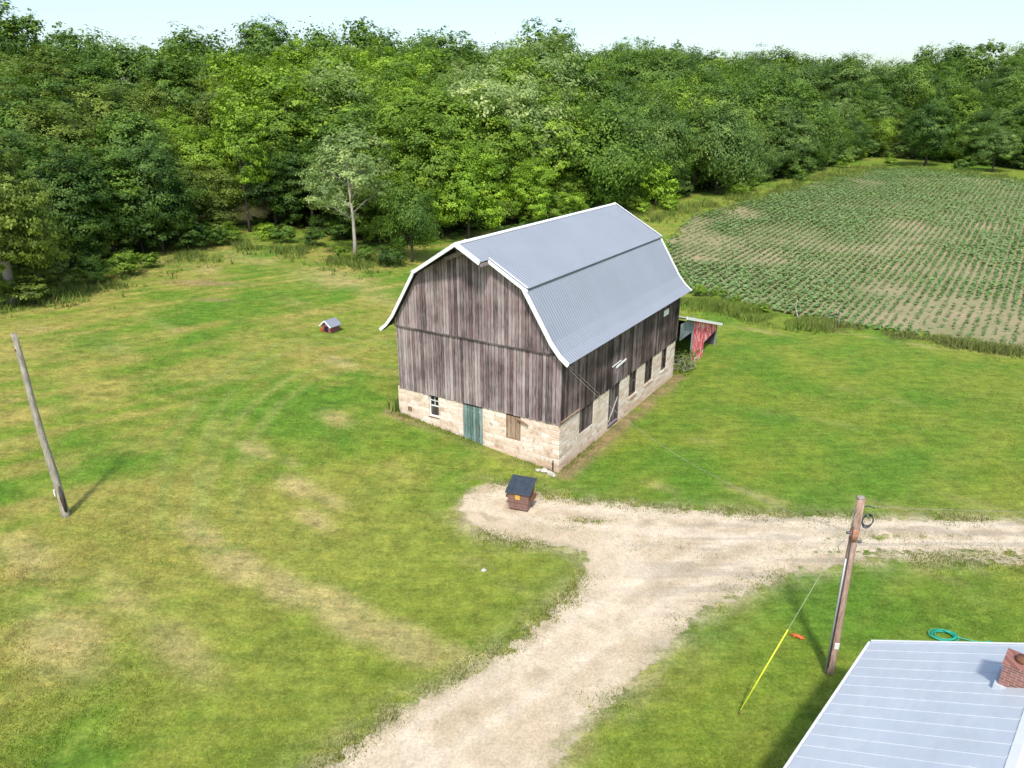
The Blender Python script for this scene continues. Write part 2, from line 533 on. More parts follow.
# dry patches: (px, py, radius across, radius along, strength, turn)
dry_px = [(200, 532, 1.6, .7, .8), (235, 565, 2.0, .9, .9), (285, 590, 2.0, .9, .8), (345, 615, 2.3, 1.0, .95), (405, 640, 2.2, 1.0, .8), (455, 655, 1.8, .8, .5),
          (255, 450, 1.6, .8, .75), (295, 485, 1.7, .9, .75), (335, 418, 2.3, 1.2, .5), (340, 362, 2.0, .9, .6), (290, 462, 1.2, .6, .5), (330, 500, 1.6, .8, .5), (315, 520, 1.6, .7, .55),
          (60, 640, 3.5, 1.6, .6), (30, 560, 3, 1.2, .5), (130, 600, 3, 1.2, .45), (180, 650, 3, 1.2, .55), (70, 470, 3, 1.0, .3), (110, 345, 5, 1.5, .4), (40, 330, 5, 1.6, .35), (165, 325, 5, 1.2, .35),
          (250, 258, 8, 3.5, .45), (330, 278, 8, 4.5, .5), (370, 290, 6, 3, .35), (385, 300, 5, 2, .4), (200, 268, 5, 2.0, .45), (290, 300, 5, 2, .35),
          (850, 390, 2.5, 1, .35), (900, 402, 2.2, .9, .4), (775, 415, 2.5, 1, .35), (665, 488, 1.8, .7, .5), (760, 496, 3, .7, .55), (880, 505, 3.5, .8, .5), (965, 500, 3.5, .8, .35), (700, 440, 2, .8, .3),
          (840, 425, 3, 1, .3), (980, 600, 1.6, .8, .35), (950, 580, 2.6, .6, .4), (505, 505, 1.5, 1, .3), (470, 560, 1.6, .8, .35), (520, 590, 1.6, .8, .35), (400, 470, 2.0, .9, .3), (440, 500, 1.4, .7, .3), (700, 280, 3, 1.5, .3), (755, 330, 4, .8, .45), (900, 342, 5, .8, .5), (830, 330, 3, .6, .6), (985, 352, 4, .8, .45)]
DRY = [(at_px(p[0], p[1]), p[2], p[3], p[4]) for p in dry_px]
bare_px = [(205, 283, 3.2, 0.8, .8), (150, 262, 3, .8, .4), (178, 258, 2.5, .7, .5), (215, 300, 1.5, .35, .8), (500, 500, .9, .9, .3)]
BARE = [(at_px(p[0], p[1]), p[2], p[3], p[4]) for p in bare_px]
arc1 = [at_px(*p) for p in ((178, 520), (182, 470), (196, 425), (222, 385), (262, 355), (320, 338), (380, 345))]
arc2 = [at_px(*p) for p in ((222, 540), (224, 480), (240, 435), (268, 402), (300, 380), (345, 366), (390, 372))]
SOLAR_DIR = None


def line_dist(x, y, pts):
    d = np.full(x.shape, 1e9)
    for (x1, y1), (x2, y2) in zip(pts[:-1], pts[1:]):
        ex, ey = x2 - x1, y2 - y1
        t = np.clip(((x - x1) * ex + (y - y1) * ey) / (ex * ex + ey * ey), 0, 1)
        d = np.minimum(d, np.hypot(x - x1 - t * ex, y - y1 - t * ey))
    return d


def lawn_color(x, y):
    """albedo of the grass: where it is lush, dry, worn, or bare"""
    a = (x - P[0]) * GV[0] + (y - P[1]) * GV[1]
    b = (x - P[0]) * DV[0] + (y - P[1]) * DV[1]
    lush = np.array([0.102, 0.208, 0.021]); mid = np.array([0.176, 0.244, 0.028]); dry = np.array([0.318, 0.278, 0.074]); straw = np.array([0.46, 0.365, 0.17]); soil = np.array([0.30, 0.20, 0.12])
    big = fbm(x, y, 13.0, 3, 4)
    med = fbm(x, y, 3.2, 21, 4, 0.6)
    # mower swaths, running to the right and away on the left lawn
    th = R(58) + 0.5 * (fbm(x, y, 60, 5, 2) - 0.5)
    along = x * np.sin(th) + y * np.cos(th); across = x * np.cos(th) - y * np.sin(th)
    st = fbm(along / 9.0, across / 0.75, 1.0, 41, 3)
    left = sstep(-2, 8, a)
    dA = line_dist(x, y, arc2)
    stA = fbm(dA / 0.62, along / 9.0, 1.0, 47, 3)
    wA = np.exp(-dA / 5.0)
    st = st * (1 - wA) + stA * wA
    yel = 0.30 * big + 0.32 * med + 0.38 * st
    yel = sstep(0.36, 0.66, yel)
    # the lawn right of the barn is greener, the lower left corner is the driest
    wl = sstep(6, 26, a - 0.35 * b)
    yel = yel * (0.42 + 0.58 * left) * (0.6 + 0.75 * wl)
    dr = np.zeros_like(x)
    for c, rx, ry, s in DRY:
        dx, dy = x - c[0], y - c[1]
        u = (dx * 0.8 - dy * 0.6) / rx; v = (dx * 0.6 + dy * 0.8) / ry
        q = np.exp(-(u * u + v * v))
        dr = np.maximum(dr, s * q)
    dr = sstep(0.16, 0.75, dr * (0.45 + 1.15 * med))
    ba = np.zeros_like(x)
    for c, rx, ry, s in BARE:
        q = np.exp(-(((x - c[0]) / rx) ** 2 + ((y - c[1]) / ry) ** 2))
        ba = np.maximum(ba, s * q)
    # worn strip along the foot of the barn walls
    fine = fbm(x, y, 1.1, 77, 3)
    f1 = np.exp(-((a + 0.45) / 0.55) ** 2) * (b > -0.6) * (b < 18)
    f2 = np.exp(-((b + 0.35) / 0.5) ** 2) * (a > -0.6) * (a < 11.5) * (0.35 + 0.75 * sstep(6, 11, a))
    ba = np.maximum(ba, 0.85 * np.maximum(f1, f2 * 0.9) * sstep(0.30, 0.55, fine + 0.12))
    tr = np.maximum(np.exp(-((line_dist(x, y, arc1) - .75) / 0.26) ** 2), np.exp(-((line_dist(x, y, arc2) - .75) / 0.26) ** 2))
    tr = tr * 0.75 * sstep(0.25, 0.5, fine)
    # thin, dry verge beside the drive
    sd = poly_sd(x, y, DRIVE)
    verge = np.exp(-np.maximum(-sd, 0) / 0.55) * sstep(0.38, 0.62, fine)
    dr = np.maximum(dr, verge * 0.75)
    spill = np.exp(-np.maximum(-sd, 0) / 0.38) * sstep(0.40, 0.62, fbm(x, y, .5, 79, 3, .65) + .06)
    col = lush + (mid - lush) * sstep(0.30, 0.62, med * 0.6 + big * 0.4)[..., None]
    col = col + (dry - col) * (yel * 0.78)[..., None]
    col = col + (straw - col) * (dr * 0.66)[..., None]
    col = col + (np.array([0.235, 0.285, 0.070]) - col) * tr[..., None]
    col = col + (soil - col) * np.clip(ba, 0, 1)[..., None]
    col = col + (np.array([0.50, 0.42, 0.29]) - col) * (spill * .75)[..., None]
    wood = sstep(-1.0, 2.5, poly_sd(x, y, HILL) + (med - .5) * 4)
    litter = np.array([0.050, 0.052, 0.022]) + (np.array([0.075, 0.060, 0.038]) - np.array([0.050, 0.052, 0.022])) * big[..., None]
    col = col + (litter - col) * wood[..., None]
    return col


# ------------------------------------------------------------------ ground sheet
def spaced(marks):
    out = [marks[0][0]]
    for (a, _), (b, s) in zip(marks[:-1], marks[1:]):
        n = max(1, int(round((b - a) / s)))
        out.extend(list(np.linspace(a, b, n + 1)[1:]))
    return np.array(out)


gx = spaced([(-3000, 0), (-600, 400), (-150, 45), (-70, 3), (-46, .8), (48, .33), (90, 1.2), (200, 4), (600, 50), (3000, 400)])
gy = spaced([(-800, 0), (-100, 100), (0, 10), (9, 1.5), (70, .33), (105, .7), (260, 4), (600, 40), (4000, 400)])
X, Y = np.meshgrid(gx, gy)
Z = terrain(X, Y)
near = (np.abs(X) < 60) & (Y < 100) & (Y > 0)
Z = Z + np.where(near, (fbm(X, Y, 4.5, 91, 2) - 0.5) * 0.06 * sstep(1.2, 4, np.abs(poly_sd(X, Y, DRIVE))), 0)
V = np.stack([X, Y, Z], -1).reshape(-1, 3)
ny, nx = X.shape
idx = np.arange(nx * ny).reshape(ny, nx)
F = np.stack([idx[:-1, :-1], idx[:-1, 1:], idx[1:, 1:], idx[1:, :-1]], -1).reshape(-1, 4)
me = bpy.data.meshes.new('ground')
me.from_pydata(V.tolist(), [], F.tolist())
colr = lawn_color(X, Y).reshape(-1, 3)
ca = me.attributes.new('Col', 'FLOAT_COLOR', 'POINT')
ca.data.foreach_set('color', np.concatenate([colr, np.ones((len(colr), 1))], 1).astype(np.float32).reshape(-1))
me.polygons.foreach_set('use_smooth', [True] * len(me.polygons))
me.materials.append(M['ground'])
tag(link(bpy.data.objects.new('ground', me)), 'mown lawn with dry yellow patches around the barn', 'ground', kind='structure')

# ------------------------------------------------------------------ driveway: a fine sheet with ragged, grassy edges
st = 0.075
xs = np.arange(-12, 40, st); ys = np.arange(12.5, 33.5, st)
X, Y = np.meshgrid(xs, ys)
sd = poly_sd(X, Y, DRIVE)
edge = sd + (fbm(X, Y, 1.3, 51, 4, 0.65) - 0.5) * 0.9 + (fbm(X, Y, 0.40, 57, 3, .7) - 0.5) * 0.75


def holes(X, Y, e):
    for (px, py, rx, ry, s) in ((585, 521, .9, .30, .5), (895, 537, 2.6, .22, .4), (950, 554, 5.0, .32, .75), (1040, 552, 3.5, .3, .55), (575, 596, .2, 1.0, .45), (545, 622, .2, 1.0, .4)):
        c = at_px(px, py)
        q = np.exp(-(((X - c[0]) / rx) ** 2 + ((Y - c[1]) / ry) ** 2))
        e = np.minimum(e, 0.62 - 1.5 * s * q * (0.1 + 1.5 * fbm(X, Y, 0.55, 63, 3)) + (fbm(X, Y, 0.20, 67, 2) - .5) * 1.2)
    return e


edge = holes(X, Y, edge)
cell = edge > 0
keep = cell[:-1, :-1] & cell[1:, :-1] & cell[:-1, 1:] & cell[1:, 1:]
Z = terrain(X, Y) + 0.014
n1 = fbm(X, Y, 2.6, 33, 4); n2 = fbm(X, Y, 0.7, 35, 3)
pale = np.array([0.64, 0.535, 0.395]); tan = np.array([0.49, 0.385, 0.255]); dirt = np.array([0.30, 0.225, 0.15]); thin = np.array([0.26, 0.26, 0.12])
k = sstep(0.30, 0.70, n1 * 0.6 + n2 * 0.4)
C = pale + (tan - pale) * (k * 0.75)[..., None]
# the turning loop at the dead end is scuffed down to the soil, wheel tracks are pale
tip = at_px(482, 512); tipq = np.exp(-(((X - tip[0]) / 1.5) ** 2 + ((Y - tip[1]) / 1.6) ** 2))
C = C + (dirt - C) * (tipq * sstep(0.4, 0.6, n2) * 0.6)[..., None]
for cl in (((430, 740), (520, 680), (600, 625), (660, 585), (730, 553), (820, 538), (920, 533), (1100, 536)), ((500, 505), (560, 515), (640, 522), (740, 528), (860, 532), (1000, 534))):
    dl = line_dist(X, Y, [at_px(*q) for q in cl])
    rut = np.exp(-((dl - .80) / .28) ** 2) * sstep(.25, .55, n2 + .1)
    crown_ = np.exp(-(dl / .34) ** 2)
    C = C + (np.array([0.70, 0.60, 0.46]) - C) * (rut * .55)[..., None]
    C = C + (np.array([0.40, 0.325, 0.21]) - C) * (crown_ * .40 * sstep(.35, .6, n2))[..., None]
wash = sstep(0.52, 0.64, fbm(X / 3.0, Y / 0.4, 1.0, 83, 3)) * sstep(3.5, 7, X)
C = C + (np.array([0.33, 0.285, 0.23]) - C) * (wash * 0.45)[..., None]
C = C + (thin - C) * (np.exp(-np.maximum(edge, 0) / 0.22) * 0.65)[..., None]
used = np.zeros(X.shape, bool)
for sl in ((slice(None, -1), slice(None, -1)), (slice(1, None), slice(None, -1)), (slice(None, -1), slice(1, None)), (slice(1, None), slice(1, None))):
    used[sl] |= keep
num = np.cumsum(used.reshape(-1)).reshape(X.shape) - 1
V = np.stack([X, Y, Z], -1)[used]
iy, ix = np.nonzero(keep)
F = np.stack([num[iy, ix], num[iy, ix + 1], num[iy + 1, ix + 1], num[iy + 1, ix]], -1)
me = bpy.data.meshes.new('driveway'); me.from_pydata(V.tolist(), [], F.tolist())
ca = me.attributes.new('Col', 'FLOAT_COLOR', 'POINT'); cc = C[used]
ca.data.foreach_set('color', np.concatenate([cc, np.ones((len(cc), 1))], 1).astype(np.float32).reshape(-1))
me.polygons.foreach_set('use_smooth', [True] * len(me.polygons))
me.materials.append(M['gravel'])
tag(link(bpy.data.objects.new('driveway', me)), 'pale gravel driveway with a short spur ending at the barn', 'driveway', kind='structure')

# ------------------------------------------------------------------ crop field: soil sheet and rows
fx = [p[0] for p in FIELD]; fy = [p[1] for p in FIELD]
st = 1.0
xs = np.arange(min(fx) - 2, max(fx) + 2, st); ys = np.arange(min(fy) - 2, max(fy) + 2, st)
X, Y = np.meshgrid(xs, ys)
sd = poly_sd(X, Y, FIELD) + (fbm(X, Y, 4, 15, 3) - 0.5) * 2.2
cell = sd > 0
keep = cell[:-1, :-1] & cell[1:, :-1] & cell[:-1, 1:] & cell[1:, 1:]
Z = terrain(X, Y) + 0.05
used = np.zeros(X.shape, bool)
for sl in ((slice(None, -1), slice(None, -1)), (slice(1, None), slice(None, -1)), (slice(None, -1), slice(1, None)), (slice(1, None), slice(1, None))):
    used[sl] |= keep
num = np.cumsum(used.reshape(-1)).reshape(X.shape) - 1
V = np.stack([X, Y, Z], -1)[used]
iy, ix = np.nonzero(keep)
F = np.stack([num[iy, ix], num[iy, ix + 1], num[iy + 1, ix + 1], num[iy + 1, ix]], -1)
me = bpy.data.meshes.new('field_soil'); me.from_pydata(V.tolist(), [], F.tolist())
me.polygons.foreach_set('use_smooth', [True] * len(me.polygons)); me.materials.append(M['soil'])
tag(link(bpy.data.objects.new('field_soil', me)), 'tan and reddish soil of the crop field', 'soil', kind='structure')

rd = np.array([math.sin(ROW_AZ), math.cos(ROW_AZ)]); rp = np.array([math.cos(ROW_AZ), -math.sin(ROW_AZ)])
FP = np.array(FIELD)
al = FP @ rd; ac = FP @ rp
rows = np.arange(ac.min(), ac.max(), 0.76)
pts = []
for r in rows:
    s = np.arange(al.min(), al.max(), 0.20)
    s = s + rng.uniform(-.08, .08, len(s))
    off = r + 0.9 * np.sin(s / 38.0) + rng.normal(0, .045, len(s))
    pts.append(np.stack([s * rd[0] + off * rp[0], s * rd[1] + off * rp[1]], -1))
pts = np.concatenate(pts)
x, y = pts[:, 0], pts[:, 1]
sd = poly_sd(x, y, FIELD)
vig = 0.5 * fbm(x, y, 22, 71, 3) + 0.5 * fbm(x, y, 5.0, 73, 3)
for (px, py, rr, s) in ((684, 237, 3.6, 1.0), (770, 262, 2.5, .3), (880, 290, 3, .35), (940, 232, 6, .3), (1000, 320, 8, .22), (735, 210, 5, .22), (830, 180, 9, .22), (985, 328, 6.5, .6), (700, 260, 2, .15)):
    c = at_px(px, py)
    vig = vig - s * np.exp(-((x - c[0]) ** 2 + (y - c[1]) ** 2) / rr ** 2)
# the first swath along the grass is broadcast and greener
low = at_px(700, 300)
ok = (sd > 0.2) & (rng.random(len(x)) < 0.34 + 0.66 * sstep(0.14, 0.36, vig))
x, y, vig = x[ok], y[ok], vig[ok]
nP = len(x)
size = 0.23 + 0.17 * sstep(0.25, 0.55, vig) * rng.uniform(.45, 1.35, nP)
K = 4
cx = np.repeat(x, K); cy = np.repeat(y, K); ss = np.repeat(size, K); n = nP * K
cx = cx + rng.normal(0, .10, n); cy = cy + rng.normal(0, .10, n)
cz = terrain(cx, cy) + 0.05 + ss * rng.uniform(.35, .9, n)
ang = rng.uniform(0, 2 * np.pi, n); tilt = rng.normal(0, .45, n)
ux = np.stack([np.cos(ang), np.sin(ang), np.sin(tilt) * .6], -1); vx = np.stack([-np.sin(ang), np.cos(ang), np.sin(rng.normal(0, .5, n)) * .6], -1)
cen = np.stack([cx, cy, cz], -1); h = (ss * .55)[:, None]
Q = np.stack([cen - ux * h, cen - vx * h * .7, cen + ux * h, cen + vx * h * .7], 1)
vv = np.clip(rng.normal(.5, .2, n) + (np.repeat(vig, K) - .45) * .6, 0, 1)
me = quads_mesh('crop_rows', Q, vv, M['crop_leaf'])
tag(link(bpy.data.objects.new('crop_rows', me)), 'rows of young green crop plants on tan soil', 'crop', kind='stuff')


# ------------------------------------------------------------------ grass blades
def blades(name, x, y, hgt, wid, colors, per, label, spread=.05, lean=.5):
    n = len(x) * per
    bx = np.repeat(x, per) + rng.normal(0, spread, n); by = np.repeat(y, per) + rng.normal(0, spread, n)
    hh = np.repeat(hgt, per) * rng.uniform(.5, 1.15, n); ww = np.repeat(wid, per)
    ang = rng.uniform(0, 2 * np.pi, n); la = rng.uniform(0, 2 * np.pi, n); l = rng.uniform(.1, 1, n) * lean * hh
    bz = terrain(bx, by) - .01
    base = np.stack([bx, by, bz], -1)
    s = np.stack([np.cos(ang), np.sin(ang), 0 * ang], -1) * (ww / 2)[:, None]
    tip = base + np.stack([np.cos(la) * l, np.sin(la) * l, hh], -1)
    Q = np.stack([base - s, base + s, tip], 1)
    C = np.repeat(colors, per, 0) * rng.uniform(.65, 1.4, (n, 1))
    me = quads_mesh(name, Q, C, M['tuft'], 3, 'Col', 'COLOR')
    return tag(link(bpy.data.objects.new(name, me)), label, 'grass', kind='stuff')


def barn_ab(x, y):
    return (x - P[0]) * GV[0] + (y - P[1]) * GV[1], (x - P[0]) * DV[0] + (y - P[1]) * DV[1]


def clear_of(x, y, pad=0.0):
    a, b = barn_ab(x, y)
    return ~((a > -.1 - pad) & (a < 10.8 + pad) & (b > -.1 - pad) & (b < 26.5 + pad))


n = 120000
yy = 14 + 40 * rng.random(n) ** 1.5; xx = (rng.random(n) * 2 - 1) * (yy * 0.76 + 4)
ok = (poly_sd(xx, yy, DRIVE) < -.15) & clear_of(xx, yy) & (fbm(xx, yy, 1.6, 19, 3) > 0.42)
xx, yy = xx[ok], yy[ok]
blades('lawn_grass', xx, yy, np.full(len(xx), .06), np.full(len(xx), .036), lawn_color(xx, yy) * 1.2, 3, 'short green grass blades standing on the mown lawn', .06, .9)

# weeds and rough grass: on the drive edges, at the wall foot, along the field and the wood
wx = []; wy = []; wh = []; wc = []


def scatter_line(pts, n, width, hgt, col, jitter=1.0):
    pts = [np.asarray(p) for p in pts]
    L = np.array([np.linalg.norm(b - a) for a, b in zip(pts[:-1], pts[1:])]); cum = np.concatenate([[0], np.cumsum(L)])
    s = rng.random(n) * cum[-1]; i = np.clip(np.searchsorted(cum, s) - 1, 0, len(L) - 1)
    t = (s - cum[i]) / L[i]
    A = np.array(pts)[i]; B = np.array(pts)[i + 1]
    q = A + (B - A) * t[:, None] + rng.normal(0, width, (n, 2))
    pat = fbm(q[:, 0], q[:, 1], 2.6, 29, 3)
    q, pat = q[pat > .36], pat[pat > .36]; n = len(q)
    wx.append(q[:, 0]); wy.append(q[:, 1]); wh.append(hgt * rng.uniform(.4, 1.2, n) * (.25 + 1.6 * sstep(.36, .62, pat)))
    wc.append((np.array(col)[None] + (np.array([.24, .25, .07]) - np.array(col))[None] * (rng.random((n, 1)) ** 2)) * rng.uniform(.7, 1.35, (n, 1)))


dr = DRIVE + [DRIVE[0]]
scatter_line(dr[:15], 2600, .30, .065, (0.17, 0.22, .05)); scatter_line(dr[18:30], 3000, .38, .065, (0.18, 0.24, .05)); scatter_line(dr[30:], 3000, .34, .065, (0.18, 0.22, .06))
for (px, py, k, w) in ((588, 521, 260, .45), (560, 527, 120, .4), (895, 537, 260, 1.0), (960, 553, 420, 1.2), (700, 552, 200, 1.2), (790, 524, 160, 1.0), (1040, 551, 260, 1.0), (640, 512, 120, 1.2), (700, 520, 120, 1.2), (840, 553, 160, 1.0), (480, 500, 50, .4), (620, 545, 90, 1.2)):
    c = at_px(px, py); q = np.stack([rng.normal(c[0], w * 1.8, k), rng.normal(c[1], w * .45, k)], -1)
    wx.append(q[:, 0]); wy.append(q[:, 1]); wh.append(.075 * rng.uniform(.5, 1.2, k)); wc.append(np.array([[.18, .22, .06]]) * rng.uniform(.7, 1.3, (k, 1)))
# foot of the barn
bl = lambda a, b: P + a * GV + b * DV
scatter_line([bl(-.15, .2), bl(-.15, 17.2)], 300, .12, .10, (0.17, 0.20, .04)); scatter_line([bl(.4, -.18), bl(10.6, -.18)], 300, .12, .11, (0.15, 0.21, .03)); scatter_line([bl(11, -.2), bl(11, 17)], 500, .25, .4, (0.10, .20, .03))
# the uncut strip beside the field
scatter_line([at_px(*p) for p in ((684, 300), (715, 308), (750, 314), (790, 322), (812, 326))], 8000, 1.0, .36, (0.19, 0.30, .045))
scatter_line([at_px(*p) for p in ((800, 325), (840, 329), (900, 338), (960, 345), (1100, 366))], 3200, .6, .32, (0.19, 0.235, .065))
scatter_line([at_px(*p) for p in ((636, 222), (664, 214), (700, 210), (760, 196), (820, 180), (872, 168), (930, 170), (1024, 181), (1100, 192))], 8500, 1.7, .55, (0.18, 0.26, .045))
scatter_line([at_px(*p) for p in ((-40, 312), (40, 300), (100, 285), (150, 268), (190, 258), (240, 243), (300, 250), (345, 262), (400, 270))], 3600, 1.9, .42, (0.13, 0.21, .035))
wx = np.concatenate(wx); wy = np.concatenate(wy); wh = np.concatenate(wh); wc = np.concatenate(wc)
ok = clear_of(wx, wy, -.1)
wx, wy, wh, wc = wx[ok], wy[ok], wh[ok], wc[ok]
blades('rough_grass', wx, wy, wh, .03 + wh * .10, wc, 5, 'longer rough grass and weeds along the edges', .12, .8)


# ------------------------------------------------------------------ trees
def rand_dirs(n):
    d = rng.normal(size=(n, 3)); return d / np.linalg.norm(d, axis=1, keepdims=True)


RAW = []


def crown_mesh(name, Rx, Rz, zc, lobes, clumps, leaves, leaf, droop=0.0, lobe_r=.47, flat=0.0, gap=0.0):
    """leaf quads in clumps on lobes round an uneven ellipsoid; returns mesh and lobe centres"""
    d = rand_dirs(lobes)
    d[:, 2] = np.where(d[:, 2] < -.75, -d[:, 2], d[:, 2])
    rad = rng.uniform(.42, .78, lobes)
    lc = d * rad[:, None] * np.array([Rx, Rx, Rz]) * rng.uniform(.85, 1.2, (lobes, 1))
    lr = rng.uniform(.65, 1.25, lobes) * lobe_r * Rx
    Qs = []; Cs = []
    for i in range(lobes):
        cd = rand_dirs(clumps); cd[:, 2] = cd[:, 2] * .9 + .25
        cc = lc[i] + cd * (lr[i] * rng.uniform(.55, 1.05, (clumps, 1)))
        cv = np.clip(rng.normal(.5, .19, clumps), 0, 1) + rng.normal(0, .11)
        csz = rng.uniform(.6, 1.3, clumps) * lr[i] * .36
        n = clumps * leaves
        q = rng.normal(size=(n, 3)) * .55
        q = q * np.repeat(csz, leaves)[:, None] * np.array([1, 1, .55 + droop * .9])
        if droop: q[:, 2] -= droop * np.hypot(q[:, 0], q[:, 1]) * .9
        pos = np.repeat(cc, leaves, 0) + q
        nrm = np.repeat(cd, leaves, 0) * .65 + q / (np.linalg.norm(q, axis=1, keepdims=True) + 1e-6) * .55 + (lc[i] / np.linalg.norm(lc[i] / np.array([Rx, Rx, Rz])) / Rx) * .5 + np.array([0, 0, .35]) + rng.normal(size=(n, 3)) * .32
        nrm /= np.linalg.norm(nrm, axis=1, keepdims=True)
        t = rng.normal(size=(n, 3))
        if droop: t = t * .6 + np.array([0, 0, -1.6 * droop])
        t -= nrm * np.sum(t * nrm, 1, keepdims=True); t /= np.linalg.norm(t, axis=1, keepdims=True)
        b = np.cross(nrm, t)
        s = leaf * rng.uniform(.6, 1.25, n)[:, None]
        asp = .62 - .22 * droop
        Qs.append(np.stack([pos - t * s, pos - b * s * asp + t * s * .15, pos + t * s, pos + b * s * asp + t * s * .15], 1))
        Cs.append(np.clip(np.repeat(cv, leaves) + rng.normal(0, .08, n), 0, 1))
    Q = np.concatenate(Qs); Q[:, :, 2] += zc
    RAW.append((Rz, Q, np.concatenate(Cs)))
    return quads_mesh(name, Q, np.concatenate(Cs), LEAF['mid green']), lc + np.array([0, 0, zc])


def trunk_mesh(name, hgt, r, lc, limbs=6, mat='bark_dark', lean=.0):
    m = MB()
    pts = []; rr = []
    n = 7
    for k in range(n):
        t = k / (n - 1)
        pts.append((lean * t + math.sin(t * 5) * .12, math.cos(t * 4) * .10 - .1, -.5 + (hgt + .5) * t)); rr.append(r * (1.35 if k == 0 else 1) * (1 - .62 * t))
    m.tube(pts, rr, 8)
    order = np.argsort(lc[:, 2])
    for i in order[np.linspace(0, len(order) - 1, limbs).astype(int)]:
        c = lc[i]
        zt = min(hgt * .97, max(hgt * .35, c[2] - np.hypot(c[0], c[1]) * .8))
        t = zt / hgt
        p0 = Vector((lean * t + math.sin(t * 5) * .12, math.cos(t * 4) * .10 - .1, zt)); p2 = Vector(c); p1 = (p0 + p2) / 2 + Vector((0, 0, .35 + .1 * random.random()))
        m.tube([p0, p1, p2], [r * .42, r * .28, r * .08], 5)
    return m.mesh(name, M[mat], True)


KINDS = {}


def make_kind(key, hgt, n, **kw):
    lst = []
    for k in range(n):
        th = kw.pop('trunk', None) if False else None
        c, lc = crown_mesh('crown', kw['Rx'], kw['Rz'], kw['zc'], kw['lobes'], kw['clumps'], kw['leaves'], kw['leaf'], kw.get('droop', 0), kw.get('lobe_r', .47))
        t = trunk_mesh('trunk', kw['zc'] + kw['Rz'] * .45, kw.get('tr', .22), lc, kw.get('limbs', 7), kw.get('bark', 'bark_dark'))
        lst.append((t, c))
    KINDS[key] = (hgt, lst)


# heights are of the prototype; a tree is scaled to its own height
make_kind('round', 14.0, 4, Rx=5.2, Rz=6.5, zc=7.0, lobes=28, clumps=12, leaves=72, leaf=.165, tr=.26)
make_kind('tall', 17.0, 4, Rx=4.9, Rz=8.0, zc=8.6, lobes=32, clumps=12, leaves=72, leaf=.17, tr=.27)
make_kind('drooping', 14.0, 4, Rx=5.4, Rz=6.6, zc=6.7, lobes=28, clumps=12, leaves=70, leaf=.20, droop=.7, tr=.26)
make_kind('spreading', 13.0, 3, Rx=6.4, Rz=6.0, zc=6.2, lobes=30, clumps=12, leaves=72, leaf=.165, tr=.30, lobe_r=.42)
make_kind('open', 17.0, 2, Rx=5.2, Rz=6.6, zc=10.0, lobes=26, clumps=10, leaves=44, leaf=.16, lobe_r=.30, tr=.20, bark='bark_pale', limbs=14)
make_kind('low', 3.2, 4, Rx=1.8, Rz=1.5, zc=1.4, lobes=16, clumps=9, leaves=40, leaf=.10, tr=.06, limbs=5)
make_kind('skirted', 22.0, 1, Rx=8.6, Rz=11.6, zc=10.2, lobes=70, clumps=14, leaves=60, leaf=.19, tr=.75, bark='bark_pale', lobe_r=.30)


def add_tree(name, kind, xy, hgt, tone, label, cat='tree', group=None, wide=1.0, bark=None):
    h0, lst = KINDS[kind]
    t, c = lst[int(rng.integers(len(lst)))]
    s = hgt / h0
    o = thing(name, label, cat, (xy[0], xy[1], tz(*xy)), rng.uniform(0, 6.28), group)
    o.scale = (s * wide, s * wide, s)
    to = link(bpy.data.objects.new('stem' if kind == 'low' else 'trunk', t), o)
    co = link(bpy.data.objects.new('foliage' if kind == 'low' else 'crown', c), o)
    co.material_slots[0].link = 'OBJECT'; co.material_slots[0].material = LEAF[tone]
    if bark:
        to.material_slots[0].link = 'OBJECT'; to.material_slots[0].material = M[bark]
    return o


def hgt_for(xy, py_top):
    """height a tree at xy needs for its top to reach a picture row"""
    d = xy[1]
    v = (384 - py_top) / FPX
    return H + d * (-SP + v * CP) / (CP + v * SP) - tz(*xy)


WOOD = 'trees of the wood behind the barn and field'
# trees that can be told apart
special = [
    ('skirted', (14, 304), 100, 'olive green', .8, 'olive green tree with foliage to the grass and a thick pale trunk base', None),
    ('round', (163, 252), 140, 'dark green', .95, 'dark glossy round tree at the wood edge behind the shaded lawn', None),
    ('open', (250, 232), 92, 'yellow green', .9, 'yellow green thin-crowned tree with a visible forked trunk above the sunny bank', 'bark_dark'),
    ('open', (355, 257), 108, 'grey green', 1.2, 'grey green airy tree with a slim pale bare trunk standing before the wood', None),
    ('drooping', (412, 262), 178, 'mid green', .95, 'smaller mid green drooping tree just behind the barn gable peak', None),
    ('round', (468, 240), 142, 'bright green', 1.05, 'bright yellow green tree rising behind the barn ridge, tallest of the bright pair', None),
    ('round', (532, 226), 158, 'bright green', 1.05, 'bright yellow green tree behind the middle of the barn ridge, lower of the pair', None),
    ('tall', (436, 240), 96, 'light green', 1.0, 'tall light green tree rising between the airy grey tree and the bright pair', None),
    ('low', (655, 206), 160, 'bright green', 1.0, 'yellow green bushy young tree at the far end of the barn roof', None),
    ('drooping', (716, 194), 100, 'bluish green', 1.15, 'broad bluish green drooping tree at the near end of the field edge', None),
    ('spreading', (925, 166), 102, 'dark green', .95, 'dark dome-shaped tree at the top corner of the crop field', None),
    ('spreading', (992, 172), 124, 'bluish green', .95, 'low bluish dome-shaped tree at the upper field edge beside the dark dome', None),
]
taken = []
for kind, px, top, tone, wide, label, bark in special:
    xy = at_px(*px)
    add_tree('broadleaf_tree', kind, xy, hgt_for(xy, top), tone, label, group=WOOD, wide=wide, bark=bark)
    taken.append(xy)

def proj_x(xy, z):
    dx, dy, dz = xy[0], xy[1], z - H
    zc = dy * CP - dz * SP
    return 512 + FPX * dx / zc, 384 - FPX * (dy * SP + dz * CP) / zc


